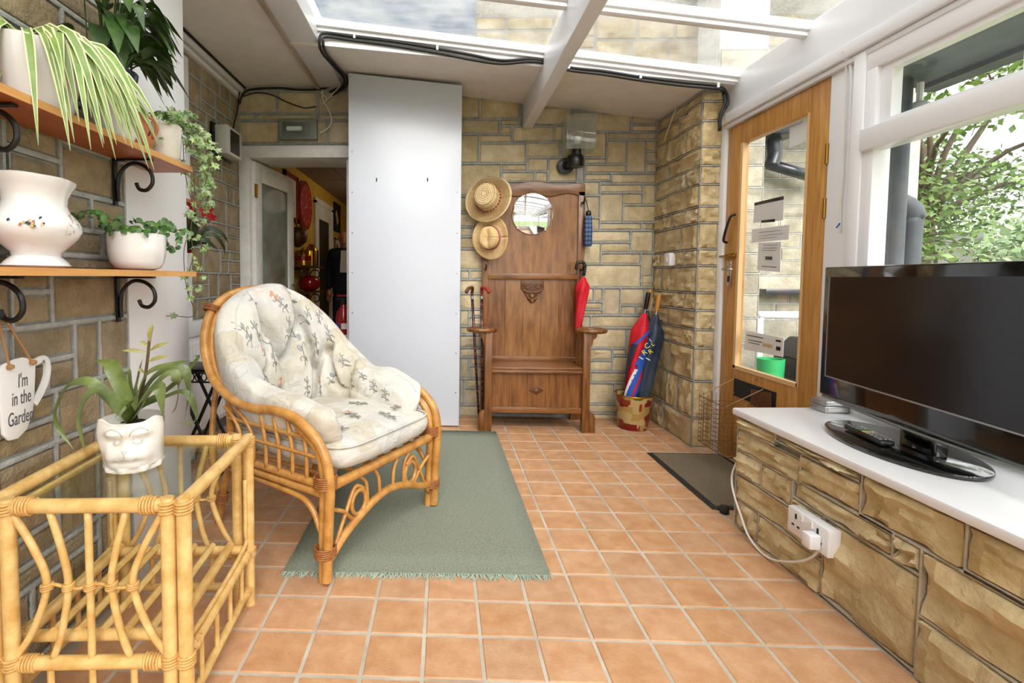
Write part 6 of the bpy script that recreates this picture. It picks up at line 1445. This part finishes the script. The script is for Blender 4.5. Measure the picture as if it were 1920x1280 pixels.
for i in range(36): y = 2.39+i*.039; MB().hexa([(x1, y, .13), (x1+.008, y+.007, .135), (x1+.008, y+.02, .135), (x1, y+.027, .13), (x1, y, .66), (x1+.008, y+.007, .655), (x1+.008, y+.02, .655), (x1, y+.027, .66)]).build('flute', 'radiator', t)
MB().box(XF+.02, 2.34, .70, x1+.012, 3.81, .79).build('top_cover', 'radiator', t, bevel=.005)
for y in (2.6, 3.5): MB().box(XF+.018, y-.02, .2, XF+.036, y+.02, .6).build('bracket', 'radiator', t)
t = thing('folding_table', 'small black iron folding table with crossed legs by the radiator', 'table', (-1.31, 2.72, 0))
fx0, fx1, fy0, fy1, fz = -1.44, -1.17, 2.60, 2.84, .56
MB().box(fx0, fy0, fz, fx1, fy1, fz+.012).build('top', 'black_iron', t, bevel=.003)
for y in (fy0, fy1):
    ap = MB()
    ap.box(fx0, y-.004, fz-.004, fx1, y+.004, fz).box(fx0, y-.004, fz-.06, fx1, y+.004, fz-.052)
    for i in range(8): ap.tube([(fx0+.018+.0335*i+.014*math.cos(a), y, fz-.029+.02*math.sin(a)) for a in [2*PI*k/12 for k in range(12)]], .0035, 5, closed=True)
    ap.box(fx0, y-.003, fz-.055, fx0+.006, y+.003, fz).build('lattice_apron', 'black_iron', t)
for y, s_ in ((fy0+.012, 1), (fy0+.03, -1), (fy1-.012, 1), (fy1-.03, -1)):
    MB().tube([(fx0+.01 if s_ > 0 else fx1-.01, y, fz), (fx1-.01 if s_ > 0 else fx0+.01, y, .0)], .0095, 8).build('leg', 'black_iron', t)
MB().tube([(fx0+.01, fy0, .006), (fx0+.01, fy1, .006)], .008).tube([(fx1-.01, fy0, .006), (fx1-.01, fy1, .006)], .008).build('foot_bar', 'black_iron', t)
# ------------------------------------------------------------------ fittings
t = thing('meter_box', 'pale grey box with dark window on the far left wall', 'box', (XF, 3.5, 1.88))
MB().box(XF+.012, 3.36, 1.875, XF+.03, 3.66, 2.085).build('back_plate', 'black_plastic', t)
MB().box(XF+.03, 3.39, 1.885, XF+.115, 3.64, 2.075).build('case', 'dirty_plastic', t, bevel=.006); MB().box(XF+.1145, 3.44, 1.905, XF+.117, 3.59, 2.055).build('window', 'black_plastic', t)
t = thing('bulkhead_light', 'oblong grey glass bulkhead light above the inner doorway', 'lamp', (-1.095, YB, 2.16))
MB().box(-1.24, YB-.05, 2.085, -.95, YB-.018, 2.24).build('casing', 'grey_metal', t, bevel=.006); MB().box(-1.225, YB-.10, 2.1, -1.0, YB-.05, 2.225).build('diffuser', 'lamp_glass', t, bevel=.012); MB().tube([(-1.17, YB-.07, 2.16), (-1.06, YB-.07, 2.16)], .016, 10).build('tube', 'white_paint', t)
t = thing('lantern_light', 'black wall lantern with clear square shade above the hall stand', 'lamp', (.95, YB, 1.95))
MB().prism(disc(.06, 24), lambda u, v, d: (.893+u, YB-.016-d, 1.888+v), 0, .03).build('wall_plate', 'black_plastic', t, bevel=.004)
MB().tube([(.893, YB-.04, 1.888), (.93, YB-.10, 1.90)], .03, 12).lathe([(.056, 0), (.06, .01), (.06, .07), (.05, .085)], 20, (.945, YB-.11, 1.865)).build('body', 'black_plastic', t, smooth='auto')
MB().lathe([(.034, 0), (.034, .07)], 16, (.955, YB-.11, 1.95)).build('lamp_holder', 'black_plastic', t, smooth='auto')
MB().lathe([(.012, 0), (.02, .01), (.028, .035), (.026, .055), (.012, .07), (.0, .072)], 16, (.957, YB-.11, 2.02)).build('bulb', 'ceramic', t, smooth=True)
sx0, sx1, sy0, sy1, sz0, sz1 = .862, 1.066, YB-.20, YB-.03, 1.975, 2.20
for (a, b_, c, d, e, f) in ((sx0, sy0, sz0, sx1, sy0+.004, sz1), (sx0, sy1-.004, sz0, sx1, sy1, sz1), (sx0, sy0, sz0, sx0+.004, sy1, sz1), (sx1-.004, sy0, sz0, sx1, sy1, sz1)): MB().box(a, b_, c, d, e, f).build('shade_pane', 'lamp_glass', t)
MB().box(sx0-.006, sy0-.006, sz1, sx1+.006, sy1+.006, sz1+.015).build('shade_top', 'lamp_glass', t)
t = thing('wall_switch', 'white switch on the stone pier', 'switch', (XP, 3.535, 1.15))
MB().box(XP-.05, 3.50, 1.15, XP-.02, 3.585, 1.238).build('plate', 'white_paint', t, bevel=.004); MB().box(XP-.054, 3.535, 1.18, XP-.05, 3.55, 1.208).build('rocker', 'ceramic', t); MB().box(XP-.03, 3.505, 1.155, XP-.002, 3.58, 1.233).build('back_box', 'white_paint', t)
# double socket on the low wall
t = thing('double_socket', 'white double power socket with a plug on the low stone wall', 'socket', (XW-.03, 1.70, .18))
MB().box(XW-.062, 1.605, .178, XW-.02, 1.795, .268).build('box', 'white_paint', t, bevel=.005)
for yc in (1.752, 1.65):
    for dy, z0_, w_, h_ in ((0, .245, .004, .009), (-.013, .212, .006, .003), (.013, .212, .006, .003)): MB().box(XW-.0632, yc+dy-w_, z0_-h_, XW-.0615, yc+dy+w_, z0_+h_).build('slot', 'ink_dark', t)
    MB().box(XW-.066, yc-.035 if yc > 1.7 else yc+.022, .242, XW-.061, yc-.022 if yc > 1.7 else yc+.035, .262).build('rocker', 'ceramic', t)
MB().box(XW-.064, 1.672, .185, XW-.0622, 1.695, .225).build('label', 'leaf_pot', t)
t = thing('power_lead', 'white plug and flex looping from the socket round the low wall', 'cable', (XW-.08, 1.64, .2))
MB().box(XW-.10, 1.63, .19, XW-.0632, 1.672, .238).build('plug', 'white_paint', t, bevel=.006)
cpx = [(1546, 1010), (1535, 1030), (1515, 1048), (1480, 1053), (1440, 1045), (1410, 1015), (1392, 975), (1388, 935)]
cp = [onx(x, y, XW-.05) for x, y in cpx]; cp[0] = Vector((XW-.085, 1.65, .195)); cp[-1] = Vector((XW-.02, 2.215, .2)); cp.append(Vector((XW+.06, 2.235, .35)))
cp = [Vector((p.x, p.y, max(p.z, .006))) for p in cp]
MB().tube(spline(cp, 6), .0042, 8).build('flex', 'cable_white', t, smooth=True)
# ------------------------------------------------------------------ television and things on the window board
A, B_ = Vector((1.535, 2.10, 0)), Vector((1.43, 1.20, 0)); dx_ = (A-B_).normalized(); nf = Vector((dx_.y*-1, dx_.x, 0)); nf = nf if nf.x < 0 else -nf; mid = (A+B_)/2; hw = (A-B_).length/2
SZ = .507
t = thing('television', 'black flat screen television standing on the white window board', 'television', (mid.x, mid.y, SZ))
def tvp(u, z, d): return mid+dx_*u*1.0+nf*d+Vector((0, 0, z))
zl, zh = .60, 1.112
def tv_bottom(u): return zl-.012*(1-(u/hw)**2)
out = [(-hw, zh), (-hw, zl+.01)]+[(-hw+2*hw*i/14, tv_bottom(-hw+2*hw*i/14)) for i in range(15)]+[(hw, zl+.01), (hw, zh)]
MB().prism(out, lambda u, v, d: tvp(u, v, d), -.055, 0).build('case', 'gloss_black', t, bevel=.006)
MB().prism([(-hw+.04, zl+.082), (hw-.04, zl+.082), (hw-.04, zh-.04), (-hw+.04, zh-.04)], lambda u, v, d: tvp(u, v, d), -.001, .0012).build('screen', 'tv_screen', t)
MB().prism([(-hw+.035, zl+.076), (hw-.035, zl+.076), (hw-.035, zl+.081), (-hw+.035, zl+.081)], lambda u, v, d: tvp(u, v, d), 0, .003).build('trim_line', 'silver', t)
MB().prism([(hw-.039, zl+.08), (hw-.035, zl+.08), (hw-.035, zh-.04), (hw-.039, zh-.04)], lambda u, v, d: tvp(u, v, d), 0, .003).build('trim_line', 'silver', t)
MB().tube([tvp(-hw+.02+(2*hw-.04)*i/20, tv_bottom(-hw+.02+(2*hw-.04)*i/20)-.004, -.003) for i in range(21)], .005, 8).build('glass_lip', 'grey_metal', t, smooth=True)
MB().obox(mid+nf*-.12+Vector((0, 0, .8)), (dx_, nf, (0, 0, 1)), (.3, .07, .16)).build('rear_shell', 'black_plastic', t, bevel=.02)
MB().obox(mid+nf*-.05+Vector((0, 0, .565)), (dx_, nf, (0, 0, 1)), (.07, .02, .05)).build('neck', 'gloss_black', t, bevel=.006)
bcn = Vector((1.505, 1.70, 0)); n = 48
MB().prism([(.285*math.cos(2*PI*i/n), .15*math.sin(2*PI*i/n)) for i in range(n)], lambda u, v, d: bcn+dx_*u+nf*v+Vector((0, 0, d)), SZ+.001, SZ+.016).build('base', 'gloss_black', t, bevel=.005)
t = thing('remote_control', 'slim dark remote control lying on the television base', 'remote', (1.49, 1.74, SZ+.0165))
ra, rb = Vector((1.470, 1.855, SZ+.027)), Vector((1.435, 1.655, SZ+.027)); rd = (ra-rb).normalized(); rn = Vector((rd.y, -rd.x, 0)); rc = (ra+rb)/2
MB().obox(rc, (rd, rn, (0, 0, 1)), (.10, .022, .0095)).build('body', 'black_plastic', t, bevel=.007)
for i in range(9):
    for j in range(3):
        cc = ['silver', 'silver', 'silver', 'silver', 'straw_plain', 'leaf_pot', 'silver', 'silver', 'silver'][i]
        MB().obox(rc+rd*(-.082+i*.02)+rn*((j-1)*.013)+Vector((0, 0, .0105)), (rd, rn, (0, 0, 1)), (.006, .0042, .0015)).build('button', cc, t)
for nm, lab, z0_, z1_, dx2 in (('set_top_box', 'lower silver set-top box at the end of the window board', SZ+.001, SZ+.027, 0), ('silver_box', 'upper thin silver box stacked at the end of the window board', SZ+.028, SZ+.05, .004)):
    t = thing(nm, lab, 'box', (1.64, 2.2, z0_)); MB().box(1.588+dx2, 2.135, z0_, 1.69, 2.225, z1_).build('case', 'silver', t, bevel=.003); MB().box(1.60, 2.1335, z0_+.006, 1.68, 2.1352, z1_-.006).build('front', 'dirty_plastic', t)
# wire letter basket on the oak door
t = thing('wire_basket', 'brass wire letter basket hung on the oak door below the slot', 'basket', (1.6, 2.86, .1))
bx0, bx1, by0, by1, bz0, bz1 = 1.505, XD-.007, 2.72, 2.99, .115, .40
w_ = MB()
for i in range(9):
    x = bx0+(bx1-bx0)*i/8; w_.tube([(x, by0, bz1 if i else bz1), (x, by0, bz0), (x, by1, bz0), (x, by1, bz1)], .0016, 5)
for i in range(11):
    y = by0+(by1-by0)*i/10; w_.tube([(bx0, y, bz1-.05), (bx0, y, bz0), (bx1, y, bz0)], .0016, 5)
for i in range(10):
    z = bz0+(bz1-.05-bz0)*i/9; w_.tube([(bx1, by0, z), (bx0, by0, z), (bx0, by1, z), (bx1, by1, z)], .0016, 5)
w_.build('mesh', 'wire', t, kind=None)
MB().tube([(XD-.006, by0, bz1+.08), (bx0, by0, bz1-.02), (bx0, by1, bz1-.02), (XD-.006, by1, bz1+.08)], .003, 6).build('rim', 'wire', t); MB().tube([(bx1, by0, bz0), (bx0, by0, bz0), (bx0, by1, bz0), (bx1, by1, bz0)], .003, 6).build('base_frame', 'wire', t)
# ------------------------------------------------------------------ cables
def cable(name, label, pts, r, m, clips=()):
    t = thing(name, label, 'cable', tuple(pts[0])); P_ = spline(pts, 6); MB().tube(P_, r, 7).build('sheath', m, t, smooth=True)
    for p in clips: MB().box(p[0]-.006, p[1]-.014, p[2]-.012, p[0]+.006, p[1]+.006, p[2]+.012).build('clip', 'cable_white', t)
    return t
def cpts(l, Y): return [ony(x, y, Y) for x, y in l]
for k_, (dy, lab) in enumerate(((0, 'upper black cable pinned under the roof glazing'), (9, 'lower black cable pinned under the roof glazing'))):
    o2 = k_*.022
    lft = [Vector((-.86+o2, 3.835, 2.44-o2)), Vector((-.76+o2, 3.80, 2.47-o2*.4)), Vector((-.71+o2, 3.62, 2.455)), Vector((-.725+o2, 3.35, 2.43)), Vector((-.745+o2, 3.14, 2.418)), Vector((-.748+o2, 3.068, 2.45)), Vector((-.72+o2*.5, 3.066, 2.505-o2))]
    run = cpts([(665, 69+dy*.8), (740, 78+dy*.9), (820, 91+dy*.9), (880, 102+dy), (940, 113+dy*.7), (1005, 111+dy*.5)], 3.074)
    nxt = cpts([(1066, 126+dy*.6), (1130, 133+dy*.7), (1200, 144+dy*.7), (1280, 154+dy*.7), (1345, 161+dy*.6)], 3.074)
    end = cpts([(1362-k_*5, 175), (1364-k_*6, 195), (1352-k_*2, 218), (1349, 245)], 3.12)
    cable('black_cable', lab, lft+run+nxt+end, .0085, 'cable_black', [run[0], run[2], nxt[0], nxt[2], nxt[4]] if k_ == 0 else [])
cable('black_cable', 'black cable along the stone above the inner doorway', cpts([(449, 195), (455, 178), (470, 168), (520, 165), (560, 168), (600, 167), (625, 160)], 3.83), .008, 'cable_black')
cable('black_cable', 'thin sagging black cable above the bulkhead light', cpts([(452, 182), (480, 174), (510, 178), (540, 192), (570, 202), (592, 200)], 3.835), .0045, 'cable_black')
cable('white_wire', 'pale wires dropping to the bulkhead light', cpts([(604, 168), (606, 188), (616, 205), (622, 225), (615, 240), (600, 249)], 3.82), .005, 'cable_white')
cable('white_wire', 'loose pale tangle of wire beside the white board', cpts([(600, 172), (612, 185), (604, 195), (622, 178), (640, 160), (652, 160)], 3.81), .0035, 'cable_white')
cable('black_cable', 'black cable dropping to the grey box on the far left wall', [Vector((XF+.035, 3.8, 2.43)), Vector((XF+.03, 3.78, 2.3)), Vector((XF+.03, 3.7, 2.15)), Vector((XF+.05, 3.62, 2.07))], .005, 'cable_black')
xx = XR-.004
cable('white_conduit', 'white clipped cable running down beside the oak door', [onx(1582, 108, xx-.025), onx(1594, 118, xx), onx(1597, 160, xx), onx(1594, 250, xx), onx(1590, 370, xx), onx(1588, 495, xx)], .007, 'white_paint', [onx(1596, 175, xx), onx(1592, 270, xx), onx(1590, 380, xx)])
cable('bell_wire', 'thin white wire with a loose blue end beside the oak door', [onx(1580, 95, xx-.036), onx(1586, 120, xx-.01), onx(1584, 250, xx), onx(1580, 350, xx), onx(1577, 375, xx), onx(1576, 410, xx), onx(1576, 436, xx)], .003, 'cable_white')
p = onx(1575, 418, xx-.004); MB().tube([p, p+Vector((-.006, .012, -.02))], .003, 5).build('blue_core', 'blue_cloth', bpy.data.objects['bell_wire'])
cable('grey_cable', 'thin grey cable along the moulding above the oak door', [onx(1372, 236, XR-.002-.0), onx(1420, 212, XR-.002), onx(1500, 166, XR-.002), onx(1580, 113, XR-.002)], .005, 'grey_metal')
cable('loose_wire', 'loose pale wire hanging from the back corner ceiling', [onx(1268, 202, XP-.03), onx(1258, 228, XP-.035), onx(1246, 262, XP-.035)], .003, 'cable_white')
